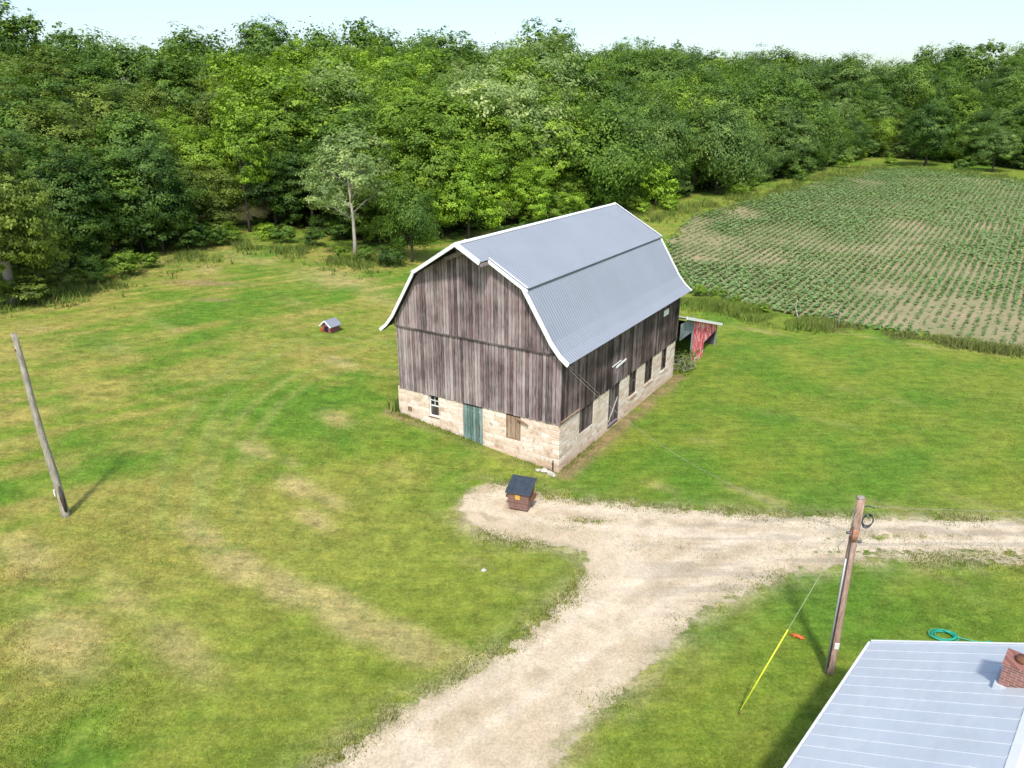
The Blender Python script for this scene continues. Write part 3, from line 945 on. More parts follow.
E_ = np.array(EDGE); L = np.linalg.norm(np.diff(E_, axis=0), axis=1); cum = np.concatenate([[0], np.cumsum(L)])


def edge_at(s):
    i = int(np.clip(np.searchsorted(cum, s) - 1, 0, len(L) - 1)); t = (s - cum[i]) / L[i]
    p = E_[i] + (E_[i + 1] - E_[i]) * t
    d = (E_[i + 1] - E_[i]) / L[i]
    n = np.array([-d[1], d[0]])
    if n[1] < 0: n = -n
    return p, n


special_xy = [q for k, q in enumerate(taken) if k in (3, 4, 5, 6)]
front = []; back = []
for row, (dist, gap) in enumerate(((2.0, 6.2), (8.0, 7.0), (14.5, 8.0), (22.0, 9.5), (31.0, 11.5), (42.0, 13.5), (56.0, 16.0))):
    s = rng.uniform(0, gap)
    while s < cum[-1]:
        p, nv = edge_at(s)
        xy = p + nv * (dist + rng.uniform(-1.6, 1.6)) + rng.uniform(-1, 1, 2)
        s += gap * rng.uniform(.75, 1.3)
        if any(np.hypot(*(xy - q)) < (7.8, 5.6, 3)[min(row, 2)] for q in special_xy): continue
        if any(np.hypot(*(xy - q)) < (3.6 if row < 2 else 2.5) for q in taken): continue
        sx, sy = proj_x(xy, tz(*xy) + 8)
        if sx < -70 or sx > 1095: continue
        taken.append(xy)
        (front if row == 0 else back).append((sx, xy, row))


def fill_gaps():
    xx, yy = np.meshgrid(np.arange(-190, 260, 7.0), np.arange(70, 300, 7.0))
    xx = (xx + rng.uniform(-2, 2, xx.shape)).ravel(); yy = (yy + rng.uniform(-2, 2, yy.shape)).ravel()
    dd = poly_sd(xx, yy, HILL)
    for k in np.nonzero((dd > 5) & (dd < 60))[0]:
        xy = np.array([xx[k], yy[k]])
        sx, sy = proj_x(xy, tz(*xy) + 8)
        if sx < -40 or sx > 1065: continue
        if min(np.hypot(*(xy - q)) for q in taken) < 7.2 + .03 * dd[k]: continue
        taken.append(xy); back.append((sx, xy, int(np.clip(dd[k] / 9, 1, 6))))


fill_gaps()


def tone_for(sx, row):
    r = rng.random()
    if sx < 190: tab = (('olive green', .42), ('yellow green', .62), ('mid green', .85), ('dark green', 1))
    elif sx < 330: tab = (('olive green', .30), ('yellow green', .62), ('light green', .78), ('dark green', 1))
    elif sx < 600: tab = (('light green', .42), ('yellow green', .60), ('mid green', .88), ('grey green', 1))
    elif sx < 790: tab = (('mid green', .40), ('bluish green', .80), ('light green', 1))
    else: tab = (('mid green', .42), ('bluish green', .68), ('light green', .86), ('dark green', 1))
    for k, t in tab:
        if r < t: return k


def top_row(sx, row):
    if sx < 600: base = (150, 112, 92, 78, 66, 54, 44)[row]
    elif sx < 800: base = (112, 94, 82, 72, 62, 54, 46)[row]
    else: base = (116, 98, 86, 76, 66, 58, 50)[row]
    return base + rng.uniform(-16, 16)


ORD = ['first', 'second', 'third', 'fourth', 'fifth', 'sixth', 'seventh', 'eighth', 'ninth', 'tenth', 'eleventh', 'twelfth', 'thirteenth', 'fourteenth', 'fifteenth', 'sixteenth', 'seventeenth', 'eighteenth', 'nineteenth', 'twentieth']


def zone(sx):
    return 'behind the lawn' if sx < 400 else ('behind the barn roof' if sx < 650 else 'beside the crop field')


cnt = {}
front.sort(key=lambda q: q[0])
for sx, xy, row in front:
    tone = tone_for(sx, row)
    kind = rng.choice(['round', 'spreading', 'tall'] if sx < 600 else ['drooping', 'round', 'drooping', 'tall'])
    h = float(np.clip(hgt_for(xy, top_row(sx, 0)), 6, 24))
    z = zone(sx); k = cnt.get((z, tone, kind), 0); cnt[(z, tone, kind)] = k + 1
    add_tree('broadleaf_tree', kind, xy, h, tone, '%s %s tree at the wood edge %s, %s such from left' % (tone, {'tall': 'tall', 'round': 'round', 'spreading': 'spreading', 'drooping': 'drooping'}[kind], z, ORD[k]), group=WOOD, wide=rng.uniform(1.05, 1.3) * (13 / max(h, 9)) ** .3)
for sx, xy, row in back:
    tone = tone_for(sx, row)
    kind = rng.choice(['round', 'tall', 'tall', 'spreading'] if sx < 600 else ['drooping', 'tall', 'round', 'spreading'])
    h = float(np.clip(hgt_for(xy, top_row(sx, row)), 10, 21))
    add_tree('broadleaf_tree', kind, xy, h, tone, 'taller %s tree deeper in the wood %s, only its crown showing' % (tone, zone(sx)), group=WOOD, wide=rng.uniform(1.0, 1.3) * (14 / h) ** .3)

# shrubs and saplings at the wood edge
shrubs = [((36, 304), 2.4, 'olive green', 'olive bush hanging in front of the thick pale trunk on its lawn side'), ((-6, 306), 3.0, 'olive green', 'olive bush at the very edge beside the thick pale trunk'), ((96, 283), 2.6, 'mid green', 'mid green bush at the shaded lawn edge, third from the pale trunk base'), ((62, 288), 2.8, 'olive green', 'olive bush next to the tree with the thick pale trunk'), ((125, 276), 2.4, 'light green', 'light green bush beside the reddish bare bank'),
          ((150, 268), 1.7, 'light green', 'low light green bush below the dark glossy round tree'), ((215, 246), 2.4, 'mid green', 'mid green bush between the dark glossy tree and the forked trunk'), ((232, 243), 2.0, 'light green', 'light green bush at the foot of the forked trunk'),
          ((285, 243), 2.4, 'mid green', 'mid green bush midway between the forked trunk and the slim pale trunk'), ((268, 240), 2.0, 'yellow green', 'yellow green bush just beyond the sunny bank'), ((343, 258), 1.5, 'light green', 'small bush on the near side of the slim pale trunk'), ((366, 261), 1.7, 'mid green', 'bush on the barn side of the slim pale trunk'),
          ((312, 246), 1.9, 'dark green', 'dark bush in the shade of the airy grey green tree'), ((392, 266), 2.2, 'dark green', 'dark bush under the drooping tree behind the barn'), ((190, 250), 3.4, 'dark green', 'large dark bush at the shaded opening of the wood'),
          ((625, 212), 3.0, 'light green', 'light green bush behind the far roof corner of the barn'), ((640, 214), 2.2, 'yellow green', 'yellow green bush between the barn roof and the field corner'), ((668, 210), 2.0, 'yellow green', 'low bright bush at the foot of the bushy young tree'),
          ((738, 196), 2.4, 'yellow green', 'yellow green bush in front of the drooping bluish tree'), ((752, 191), 2.0, 'light green', 'light green bush beside the yellow green one on the field edge'), ((800, 184), 2.4, 'mid green', 'mid green bush halfway up the field edge'),
          ((845, 168), 3.0, 'light green', 'light green bush near the top of the field edge'), ((890, 166), 2.4, 'yellow green', 'yellow green bush at the topmost field corner'), ((960, 172), 3.0, 'mid green', 'mid green bush between the two dome-shaped trees'),
          ((716, 301), 1.3, 'light green', 'low bright bush in the uncut strip just beyond the barn'), ((735, 306), 1.1, 'light green', 'low bush in the middle of the uncut strip by the field'), ((700, 296), 1.2, 'yellow green', 'low yellow green bush nearest the barn in the uncut strip'), ((762, 312), .9, 'light green', 'lowest bush in the uncut strip, toward the fallen branch')]
for px, h, tone, label in shrubs:
    xy = at_px(*px)
    add_tree('shrub', 'low', xy, h, tone, label, 'bush', 'bushes along the wood edge and field', wide=rng.uniform(1.0, 1.35))

s = 1.0
while s < cum[-1]:
    p, nv = edge_at(s)
    xy = p + nv * rng.uniform(-.6, 3.2)
    s += rng.uniform(2.6, 5.2)
    sx, sy = proj_x(xy, tz(*xy) + 2)
    if sx < -30 or sx > 1050 or (215 < sx < 330 and rng.random() < .5): continue
    tone = tone_for(sx, 1)
    add_tree('sapling', 'low', xy, rng.uniform(2.6, 5.0), tone, 'leafy %s sapling filling the foot of the wood %s' % (tone, zone(sx)), 'sapling', 'saplings at the foot of the wood', wide=rng.uniform(1.0, 1.3))

# dark leaf litter under the wood
m = MB()
NL = 9000
s = rng.uniform(0, cum[-1], NL); q = []
for k in s:
    p, nv = edge_at(k); q.append(p + nv * rng.uniform(-1.5, 30))
q = np.array(q); ang = rng.uniform(0, 6.28, NL); sz = rng.uniform(.2, .7, NL)
cen = np.stack([q[:, 0], q[:, 1], terrain(q[:, 0], q[:, 1]) + rng.uniform(.1, .9, NL)], -1)
ux = np.stack([np.cos(ang), np.sin(ang), rng.normal(0, .3, NL)], -1) * sz[:, None]; vx = np.stack([-np.sin(ang), np.cos(ang), rng.normal(0, .3, NL)], -1) * sz[:, None] * .7
me = quads_mesh('undergrowth', np.stack([cen - ux, cen - vx, cen + ux, cen + vx], 1), np.clip(rng.normal(.45, .2, NL), 0, 1), LEAF['dark green'])
tag(link(bpy.data.objects.new('undergrowth', me)), 'dark leafy undergrowth on the floor of the wood', 'undergrowth', kind='stuff')

# the far wood on the rise behind the individual trees
big = [r for r in RAW if 5.5 < r[0] < 9]
px_ = []; py_ = []
gxx, gyy = np.meshgrid(np.arange(-260, 330, 8.5), np.arange(100, 330, 8.5))
gxx = gxx + rng.uniform(-2.5, 2.5, gxx.shape); gyy = gyy + rng.uniform(-2.5, 2.5, gyy.shape)
dd = poly_sd(gxx, gyy, HILL)
ok = (dd > 62) & (dd < 88) & (np.abs(gxx) < gyy * .76 + 16)
gxx, gyy = gxx[ok], gyy[ok]
Vs = []; Cs = []
for x_, y_ in zip(gxx, gyy):
    r_, Q_, C_ = big[int(rng.integers(len(big)))]
    Q_ = Q_[int(rng.integers(4))::4]; C_ = C_[:len(Q_)]
    mid_ = Q_.mean(1, keepdims=True); Q_ = mid_ + (Q_ - mid_) * 1.55
    a_ = rng.uniform(0, 6.28); s_ = rng.uniform(.95, 1.4)
    ca_, sa_ = math.cos(a_) * s_, math.sin(a_) * s_
    Vs.append(np.stack([Q_[..., 0] * ca_ - Q_[..., 1] * sa_ + x_, Q_[..., 0] * sa_ + Q_[..., 1] * ca_ + y_, Q_[..., 2] * s_ + tz(x_, y_)], -1)); Cs.append(np.clip(C_ + rng.normal(0, .13), 0, 1))
me = quads_mesh('distant_wood', np.concatenate(Vs), np.concatenate(Cs), LEAF['mid green'])
tag(link(bpy.data.objects.new('distant_wood', me)), 'far wooded rise closing the view behind the nearer trees', 'wood', kind='stuff')

# ------------------------------------------------------------------ the barn
barn = thing('barn', 'old gambrel barn with grey metal roof, weathered boards and cream stone base', 'barn', (P[0], P[1], 0), BROT)
BL, BW = 17.34, 10.65
PROF = [(-.72, 6.26), (-.25, 6.62), (.25, 7.2), (1.88, 9.8), (5.325, 11.72), (8.77, 9.8), (10.40, 7.2), (10.9, 6.62), (11.37, 6.26)]


def roof_under(y):
    for (y0, z0), (y1, z1) in zip(PROF[:-1], PROF[1:]):
        if y0 <= y <= y1:
            return z0 + (z1 - z0) * (y - y0) / (y1 - y0) - .10
    return 6.0


def stone_wall(name, axis, u0, u1, z0, z1, opens, face, depth=.45, out=-1):
    """a wall in the plane axis=face pierced by openings (u0,u1,z0,z1), with reveals"""
    m = MB()
    us = sorted({u0, u1, *[o[0] for o in opens], *[o[1] for o in opens]}); zs = sorted({z0, z1, *[o[2] for o in opens], *[o[3] for o in opens]})
    us = [u for u in us if u0 <= u <= u1]; zs = [z for z in zs if z0 <= z <= z1]
    P3 = (lambda u, d, z: (face - out * d, u, z)) if axis == 'x' else (lambda u, d, z: (u, face - out * d, z))
    for a, b in zip(us[:-1], us[1:]):
        for c, d in zip(zs[:-1], zs[1:]):
            mu, mz = (a + b) / 2, (c + d) / 2
            if any(o[0] < mu < o[1] and o[2] < mz < o[3] for o in opens): continue
            m.face([P3(a, 0, c), P3(b, 0, c), P3(b, 0, d), P3(a, 0, d)])
    for o in opens:
        a, b, c, d = o
        m.face([P3(a, 0, c), P3(a, depth, c), P3(a, depth, d), P3(a, 0, d)]); m.face([P3(b, 0, c), P3(b, 0, d), P3(b, depth, d), P3(b, depth, c)])
        m.face([P3(a, 0, c), P3(b, 0, c), P3(b, depth, c), P3(a, depth, c)]); m.face([P3(a, 0, d), P3(a, depth, d), P3(b, depth, d), P3(b, 0, d)])
    # ends and inner face
    m.face([P3(u0, 0, z1), P3(u1, 0, z1), P3(u1, depth, z1), P3(u0, depth, z1)])
    return m.build(name, M['stone'], barn)


g_open = [(7.75, 8.45, 1.36, 2.66), (4.72, 6.06, .30, 2.72), (2.28, 3.2, 1.22, 2.68)]
s_open = [(2.3, 4.05, 1.27, 2.74), (6.15, 7.68, .05, 2.74), (9.15, 10.35, 1.12, 2.74), (11.75, 13.1, 1.13, 2.74), (14.7, 15.75, 1.16, 2.74)]
fnd = stone_wall('foundation_wall', 'x', -.05, BW + .05, -.8, 2.76, g_open, -.05, out=-1)
tag(fnd, 'cream stone wall under the gable, with a teal door')
fnd2 = stone_wall('foundation_wall', 'y', -.047, BL, -.8, 2.76, s_open, -.053, out=-1)
m = MB(); m.box(0, BL, BW - .4, BW + .05, -.5, 2.76); m.box(BL - .4, BL, 0, BW - .4, -.5, 2.76); m.build('foundation_wall', M['stone'], barn)
# corner quoins, rough blocks standing a little proud
m = MB()
for k in range(7):
    z = -.1 + k * .41
    w1, w2 = (.62, .38) if k % 2 else (.38, .62)
    j = random.uniform(.012, .03)
    m.box(-.055 - j, w1, -.058 - j, w2, z, z + .385)
m.build('corner_quoin', M['stone'], barn, bevel=.025)


def boards_x(m, y0, y1, zlo, zhi, face, w=.18, th=.035, topf=None, out=-1):
    """vertical boards on a wall of constant x"""
    y = y0
    while y < y1 - .02:
        ww = min(w * random.uniform(.8, 1.25), y1 - y)
        if y1 - y - ww < .06: ww = y1 - y
        a, b = y + .016, y + ww - .016
        za = topf(a) if topf else zhi; zb = topf(b) if topf else zhi
        lo = zlo + random.uniform(-.035, .02); x = face + out * random.uniform(0, .012)
        xa, xb = (x + out * th, x) if out < 0 else (x, x + out * th)
        m.hexa([(xa, a, lo), (xb, a, lo), (xb, b, lo), (xa, b, lo), (xa, a, za), (xb, a, za), (xb, b, zb), (xa, b, zb)], random.random())
        y += ww


def boards_y(m, x0, x1, zlo, zhi, face, w=.21, th=.035, out=-1, skip=()):
    x = x0
    while x < x1 - .02:
        ww = min(w * random.uniform(.8, 1.25), x1 - x)
        if x1 - x - ww < .06: ww = x1 - x
        a, b = x + .016, x + ww - .016
        y = face + out * random.uniform(0, .014); lo = zlo + random.uniform(-.04, .02)
        ya, yb = sorted((y, y + out * th))
        if not any(s0 < (a + b) / 2 < s1 for s0, s1 in skip):
            m.box(a, b, ya, yb, lo, zhi, random.random())
        x += ww


# gable siding: lower tier, and the upper tier lapping over it
m = MB(); boards_x(m, -.03, BW - .10, 2.70, 6.60, -.06, topf=lambda y: min(6.60, roof_under(min(max(y, -.2), BW + .2)) - .05)); m.build('gable_siding', M['board_gable'], barn)
m = MB(); boards_x(m, .10, BW - .10, 6.50, 12, -.115, w=.2, topf=lambda y: roof_under(y) - .02); m.build('gable_siding', M['board_gable'], barn)
m = MB(); m.bar((-.165, .02, 6.50), (-.165, BW - .02, 6.50), .05, .07); m.build('drip_board', M['board_dark'], barn)
m = MB(); m.face([(-.04, 0, 2.6), (-.04, BW - .12, 2.6), (-.04, BW - .12, 6.7), (-.04, 8.7, 9.5), (-.04, 5.325, 11.5), (-.04, 1.95, 9.5), (-.04, 0, 6.7)])
m.face([(.02, .02, 2.6), (BL - .02, .02, 2.6), (BL - .02, .02, 6.72), (.02, .02, 6.72)])
m.face([(BL - .02, 0, 2.6), (BL - .02, BW, 2.6), (BL - .02, BW, 6.7), (BL - .02, 8.7, 9.5), (BL - .02, 5.325, 11.5), (BL - .02, 1.95, 9.5), (BL - .02, 0, 6.7)])
m.face([(0, BW - .1, 2.6), (BL, BW - .1, 2.6), (BL, BW - .1, 6.7), (0, BW - .1, 6.7)])
m.build('wall_sheathing', M['dark_gap'], barn)
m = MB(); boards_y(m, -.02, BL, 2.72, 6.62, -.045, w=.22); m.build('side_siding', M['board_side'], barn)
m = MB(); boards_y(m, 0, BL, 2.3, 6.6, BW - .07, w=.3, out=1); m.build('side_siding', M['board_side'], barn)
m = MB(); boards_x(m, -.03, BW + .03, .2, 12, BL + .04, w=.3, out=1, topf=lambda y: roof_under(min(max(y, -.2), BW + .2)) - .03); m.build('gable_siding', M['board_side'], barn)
# corner boards
m = MB(); m.box(-.14, -.02, -.12, -.05, 2.66, 6.4, .75); m.build('corner_board', M['board_gable'], barn)
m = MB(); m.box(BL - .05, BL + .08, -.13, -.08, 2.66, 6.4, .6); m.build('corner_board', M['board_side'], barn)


# roof: ribbed sheets following the profile
def ribbed(name, prof, x0, x1, mat, pitch=.23, rib=.017, parent=None):
    m = MB()
    n = int(round((x1 - x0) / pitch)); xs = []
    for k in range(n):
        b = x0 + (x1 - x0) * k / n; p = (x1 - x0) / n
        xs += [(b, 0), (b + p * .62, 0), (b + p * .72, rib), (b + p * .90, rib)]
    xs.append((x1, 0))
    norms = []
    for i in range(len(prof)):
        a = Vector(prof[max(i - 1, 0)]); b = Vector(prof[min(i + 1, len(prof) - 1)])
        d = (b - a).normalized(); nrm = Vector((-d.y, d.x)); nrm = nrm if nrm.y > 0 else -nrm
        norms.append(nrm)
    grid = [[(x, y + nn.x * h, z + nn.y * h) for (x, h) in xs] for (y, z), nn in zip(prof, norms)]
    w = len(xs); base = len(m.v)
    for row in grid: m.v.extend(row)
    for j in range(len(prof) - 1):
        for i in range(w - 1):
            a = base + j * w + i
            m.f.append((a, a + 1, a + w + 1, a + w)); m.c.append(.5)
    me = m.mesh(name, mat)
    o = link(bpy.data.objects.new(name, me), parent)
    sm = o.modifiers.new('thick', 'SOLIDIFY'); sm.thickness = .02; sm.offset = -1
    return o


RX0, RX1 = -.52, 17.86
R_LOW = PROF[:4]; R_UP = [(1.70, 9.745), (5.325, 11.765)]
L_UP = [(5.325, 11.765), (8.86, 9.795)]; L_LOW = list(PROF[5:])
ribbed('roof_panel', R_LOW, RX0, RX1, M['roof'], parent=barn)
ribbed('roof_panel', R_UP, RX0, RX1, M['roof'], parent=barn)
ribbed('roof_panel', L_UP, RX0, RX1, M['roof'], parent=barn)
ribbed('roof_panel', L_LOW, RX0, RX1, M['roof'], parent=barn)
# hay hood: the peak of the roof runs forward
HX = -1.35
hood_y = 1.42
sl = (11.765 - 9.745) / 3.625
ribbed('hay_hood', [(5.325 - hood_y, 11.765 - hood_y * sl), (5.325, 11.765)], HX, RX0 - .002, M['roof'], parent=barn)
m = MB(); zz = lambda y: 11.765 - abs(y - 5.325) * sl
m.hexa([(HX, 5.325, zz(5.325) - .02), (RX0 - .002, 5.325, zz(5.325) - .02), (RX0 - .002, 8.8, zz(8.8) - .02), (RX0 - .05, 8.8, zz(8.8) - .02), (HX, 5.325, zz(5.325) + .012), (RX0 - .002, 5.325, zz(5.325) + .012), (RX0 - .002, 8.8, zz(8.8) + .012), (RX0 - .05, 8.8, zz(8.8) + .012)])
m.build('hay_hood', M['roof'], barn)
m = MB()
for s in (-1,):
    m.bar((HX + .1, 5.325 + s * hood_y, 11.60 - hood_y * sl), (-.1, 5.325 + s * hood_y, 11.60 - hood_y * sl), .08, .14)
m.bar((HX + .12, 5.325, 11.56), (0, 5.325, 11.56), .14, .22)
m.bar((-.5, 5.325 - 1.3, 10.72), (-.5, 5.325, 11.25), .10, .2, c=.8); m.bar((-.5, 5.325, 11.25), (-.5, 5.325 + 1.3, 10.72), .10, .2, c=.8)
m.build('hood_beam', M['board_gable'], barn)
# rafter tails and soffit under the gable overhang
m = MB()
for (y0, z0), (y1, z1) in zip(PROF[:-1], PROF[1:]):
    m.bar((-.27, y0, z0 - .09), (-.27, y1, z1 - .09), .44, .05, up=(1, 0, 0) if False else (0, 0, 1))
m.build('soffit', M['dark_gap'], barn)


def trim_run(pts, w=.05, h=.17, c=.5):
    m = MB()
    for p, q in zip(pts[:-1], pts[1:]): m.bar(p, q, w, h)
    return m


fr = lambda x, lst: [(x, y, z - .05) for y, z in lst]
up_r = [(1.62, 9.68), (5.325 - hood_y, 11.765 - hood_y * sl - .02)]
trim_run(fr(RX0 - .035, PROF[:4])).build('rake_trim', M['white_trim'], barn)
trim_run(fr(RX0 - .038, up_r)).build('rake_trim', M['white_trim'], barn)
trim_run(fr(RX0 - .035, PROF[5:])).build('rake_trim', M['white_trim'], barn)
trim_run([(HX - .03, 5.325, 11.72), (RX0 - .05, 8.80, 9.77)]).build('rake_trim', M['white_trim'], barn)
trim_run(fr(HX - .03, [(5.325 - hood_y - .03, 11.765 - hood_y * sl), (5.325, 11.77)])).build('rake_trim', M['white_trim'], barn)
trim_run([(RX1 + .035, y, z - .03) for y, z in PROF[:4]] + [(RX1 + .035, 5.325, 11.74)] + [(RX1 + .035, y, z - .03) for y, z in PROF[5:]], h=.15).build('rake_trim', M['white_trim'], barn)
# flat trim caps lying over the sheet ends, and the ridge cap
m = MB()
for x in (RX0 + .05, RX1 - .05):
    for lst in (PROF[:4], [(1.66, 9.77), (5.325, 11.81)] if x > 0 else [(1.66, 9.77), (5.325 - hood_y, 11.81 - hood_y * sl)], PROF[5:], [(8.99, 9.77), (5.325, 11.81)]):
        for (y0, z0), (y1, z1) in zip(lst[:-1], lst[1:]):
            m.bar((x, y0, z0 + .045), (x, y1, z1 + .045), .11, .016)
m.bar((HX + .05, 5.325 - hood_y, 11.84 - hood_y * sl), (HX + .05, 5.325, 11.84), .11, .016)
m.bar((HX + .04, 5.325, 11.83), (RX0 + .0, 8.82, 9.87), .11, .016)
m.build('trim_cap', M['white_trim'], barn)
m = MB()
for s in (-1, 1):
    m.hexa([(HX - .03, 5.325, 11.80), (RX1 + .03, 5.325, 11.80), (RX1 + .03, 5.325 + s * .13, 11.728), (HX - .03, 5.325 + s * .13, 11.728), (HX - .03, 5.325, 11.835), (RX1 + .03, 5.325, 11.835), (RX1 + .03, 5.325 + s * .13, 11.763), (HX - .03, 5.325 + s * .13, 11.763)])
m.build('ridge_cap', M['white_trim'], barn)
m = MB()
m.bar((RX0, 1.735, 9.70), (RX1, 1.735, 9.70), .05, .085); m.bar((RX0, 8.915, 9.70), (RX1, 8.915, 9.70), .05, .085)
m.build('break_flashing', M['dark_metal'], barn)

# gable openings

def frame_x(m, y0, y1, z0, z1, x, w=.07, d=.06, c=.5):
    m.box(x, x + d, y0, y0 + w, z0, z1, c); m.box(x, x + d, y1 - w, y1, z0, z1, c)
    m.box(x, x + d, y0 + w, y1 - w, z0, z0 + w, c); m.box(x, x + d, y0 + w, y1 - w, z1 - w, z1, c)


def frame_y(m, x0, x1, z0, z1, y, w=.07, d=.06, c=.5):
    m.box(x0, x0 + w, y, y + d, z0, z1, c); m.box(x1 - w, x1, y, y + d, z0, z1, c)
    m.box(x0 + w, x1 - w, y, y + d, z0, z0 + w, c); m.box(x0 + w, x1 - w, y, y + d, z1 - w, z1, c)


m = MB(); m.box(.12, .14, 7.75, 8.45, 1.36, 2.66); w_ = m.build('window', M['glass'], barn)
tag(w_, 'four-pane sash window over a boarded lower half')
m = MB(); frame_x(m, 7.75, 8.45, 1.36, 2.66, .05, w=.05); m.box(.07, .11, 8.085, 8.115, 2.02, 2.60); m.box(.07, .11, 7.82, 8.38, 2.30, 2.33); m.box(.06, .12, 7.82, 8.38, 1.97, 2.02); m.build('frame', M['white_trim'], w_)
m = MB(); boards_x(m, 7.82, 8.38, 1.43, 1.97, .115, w=.2, th=.03); m.build('boarding', M['board_dark'], w_)
m = MB(); m.box(-.085, .02, 7.72, 8.48, 1.30, 1.357); m.build('sill', M['board_tan'], w_)
dr_ = MB(); boards_x(dr_, 4.80, 5.98, .36, 2.64, .03, w=.2, th=.04); d_ = dr_.build('door', M['board_teal'], barn); tag(d_, 'worn teal plank door')
m = MB(); m.box(-.012, .015, 4.82, 5.96, .62, .74); m.box(-.012, .015, 4.82, 5.96, 2.25, 2.37); m.build('batten', M['board_teal'], d_)
m = MB(); m.box(-.04, -.012, 4.92, 5.0, 1.35, 1.5); m.box(-.05, -.03, 4.93, 4.96, 1.38, 1.47); m.build('handle', M['rust'], d_)
m = MB(); frame_x(m, 4.72, 6.06, .24, 2.72, -.02, w=.08, d=.09, c=.8); m.build('door_frame', M['board_bluegrey'], d_)
m = MB(); boards_x(m, 2.35, 3.13, 1.29, 2.61, .02, w=.26, th=.03); bw = m.build('shutter', M['board_tan'], barn); tag(bw, 'tan boarded-up window')
m = MB(); frame_x(m, 2.28, 3.2, 1.22, 2.68, -.03, w=.075, c=.2); m.build('frame', M['board_tan'], bw)
m = MB(); m.bar((-.14, 2.45, 2.58), (-.16, 1.75, 2.30), .10, .05); m.build('loose_board', M['board_tan'], barn)
m = MB(); m.box(-.085, -.06, 9.72, 10.0, 1.35, 1.62, .3); m.build('patch_board', M['board_tan'], barn)

# side openings
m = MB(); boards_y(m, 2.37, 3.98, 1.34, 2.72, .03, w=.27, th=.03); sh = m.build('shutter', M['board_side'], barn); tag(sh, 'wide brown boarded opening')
m = MB(); frame_y(m, 2.3, 4.05, 1.27, 2.74, -.02, w=.08); m.build('frame', M['board_dark'], sh)
m = MB(); boards_y(m, 6.25, 7.58, .08, 2.70, .05, w=.22, th=.04); sd_ = m.build('door', M['board_dark'], barn); tag(sd_, 'dark plank side door with pale brace')
m = MB(); m.bar((6.3, -.005, .5), (7.5, -.005, 1.75), .03, .09, up=(0, 1, 0), c=.9); m.bar((6.25, -.005, .25), (7.58, -.005, .25), .03, .14, c=.9); m.build('brace', M['board_gable'], sd_)
m = MB(); frame_y(m, 6.15, 7.68, .0, 2.74, -.03, w=.09, d=.1); m.build('door_frame', M['board_dark'], sd_)
for x0, x1, z0 in ((9.15, 10.35, 1.12), (11.75, 13.1, 1.13), (14.7, 15.75, 1.16)):
    m = MB(); m.box(x0, x1, .075, .095, z0, 2.74); w_ = m.build('window', M['glass'], barn)
    m = MB(); frame_y(m, x0, x1, z0, 2.74, -.01, w=.08); m.box((x0 + x1) / 2 - .03, (x0 + x1) / 2 + .03, .01, .06, z0 + .08, 2.66); m.box(x0 + .08, x1 - .08, .015, .055, 1.95, 2.0); m.build('frame', M['board_dark'], w_)
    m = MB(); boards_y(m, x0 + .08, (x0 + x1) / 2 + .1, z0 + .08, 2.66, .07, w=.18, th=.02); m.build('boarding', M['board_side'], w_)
    m = MB(); m.box(x0 - .06, x1 + .06, -.13, .04, z0 - .1, z0 - .003); m.build('sill', M['stone'], w_)
# pale board hatch over the side door, white rail above it, a white vent near the far eave
m = MB(); boards_y(m, 6.40, 7.62, 2.8, 4.02, -.10, w=.26, th=.025); hb = m.build('hatch', M['board_gable'], barn); tag(hb, 'pale grey board hatch above the side door')
m = MB(); m.bar((6.75, -.17, 3.86), (8.15, -.17, 3.98), .05, .11); m.bar((6.2, -.16, 4.05), (7.4, -.16, 4.12), .04, .05); m.build('hatch_rail', M['white_trim'], hb)
m = MB(); m.box(14.35, 15.25, -.125, -.102, 5.12, 5.52); m.box(14.45, 15.15, -.14, -.125, 5.2, 5.44, .2); m.build('vent_panel', M['white_trim'], barn)
m = MB(); m.bar((-.05, -.12, 2.86), (2.15, -.12, 2.86), .10, .05, c=.7); m.build('ledge_board', M['board_tan'], barn)
m = MB(); m.tube([(.05, -.17, 6.0), (.96, -.16, 5.55), (3.0, -.15, 4.05), (4.6, -.14, 2.86), (4.65, -.10, 2.5)], .02, 6); m.build('service_cable', M['pole_grey'], barn)

# ------------------------------------------------------------------ lean-to shed at the far end of the barn
sx0, sx1 = 17.43, 26.45
shed = thing('lean_to_shed', 'open lean-to shed with a peeling red wall behind the barn', 'shed', (*(P + sx0 * DV - .39 * GV), 0), BROT)
ox, oy = sx0, -.39
m = MB()   # red side wall: a full panel, then only a strip under the roof cut on a diagonal
zr = lambda x: 4.22 - (x - 17.95) * .292
for (x0, x1) in ((20.2, 20.95), (20.95, 21.7), (21.7, 22.45), (22.45, 23.1)):
    m.hexa([(x0 + .008 - ox, 0, -.15), (x1 - .008 - ox, 0, -.15), (x1 - .008 - ox, .04, -.15), (x0 + .008 - ox, .04, -.15), (x0 + .008 - ox, 0, zr(x0)), (x1 - .008 - ox, 0, zr(x1)), (x1 - .008 - ox, .04, zr(x1)), (x0 + .008 - ox, .04, zr(x0))])
zd = lambda x: 1.05 + (x - 23.1) * .08
for (x0, x1) in ((23.1, 24.1), (24.1, 25.2), (25.2, 26.3)):
    m.hexa([(x0 + .008 - ox, 0, zd(x0)), (x1 - .008 - ox, 0, zd(x1)), (x1 - .008 - ox, .04, zd(x1)), (x0 + .008 - ox, .04, zd(x0)), (x0 + .008 - ox, 0, zr(x0)), (x1 - .008 - ox, 0, zr(x1)), (x1 - .008 - ox, .04, zr(x1)), (x0 + .008 - ox, .04, zr(x0))])
m.build('side_wall', M['red'], shed)
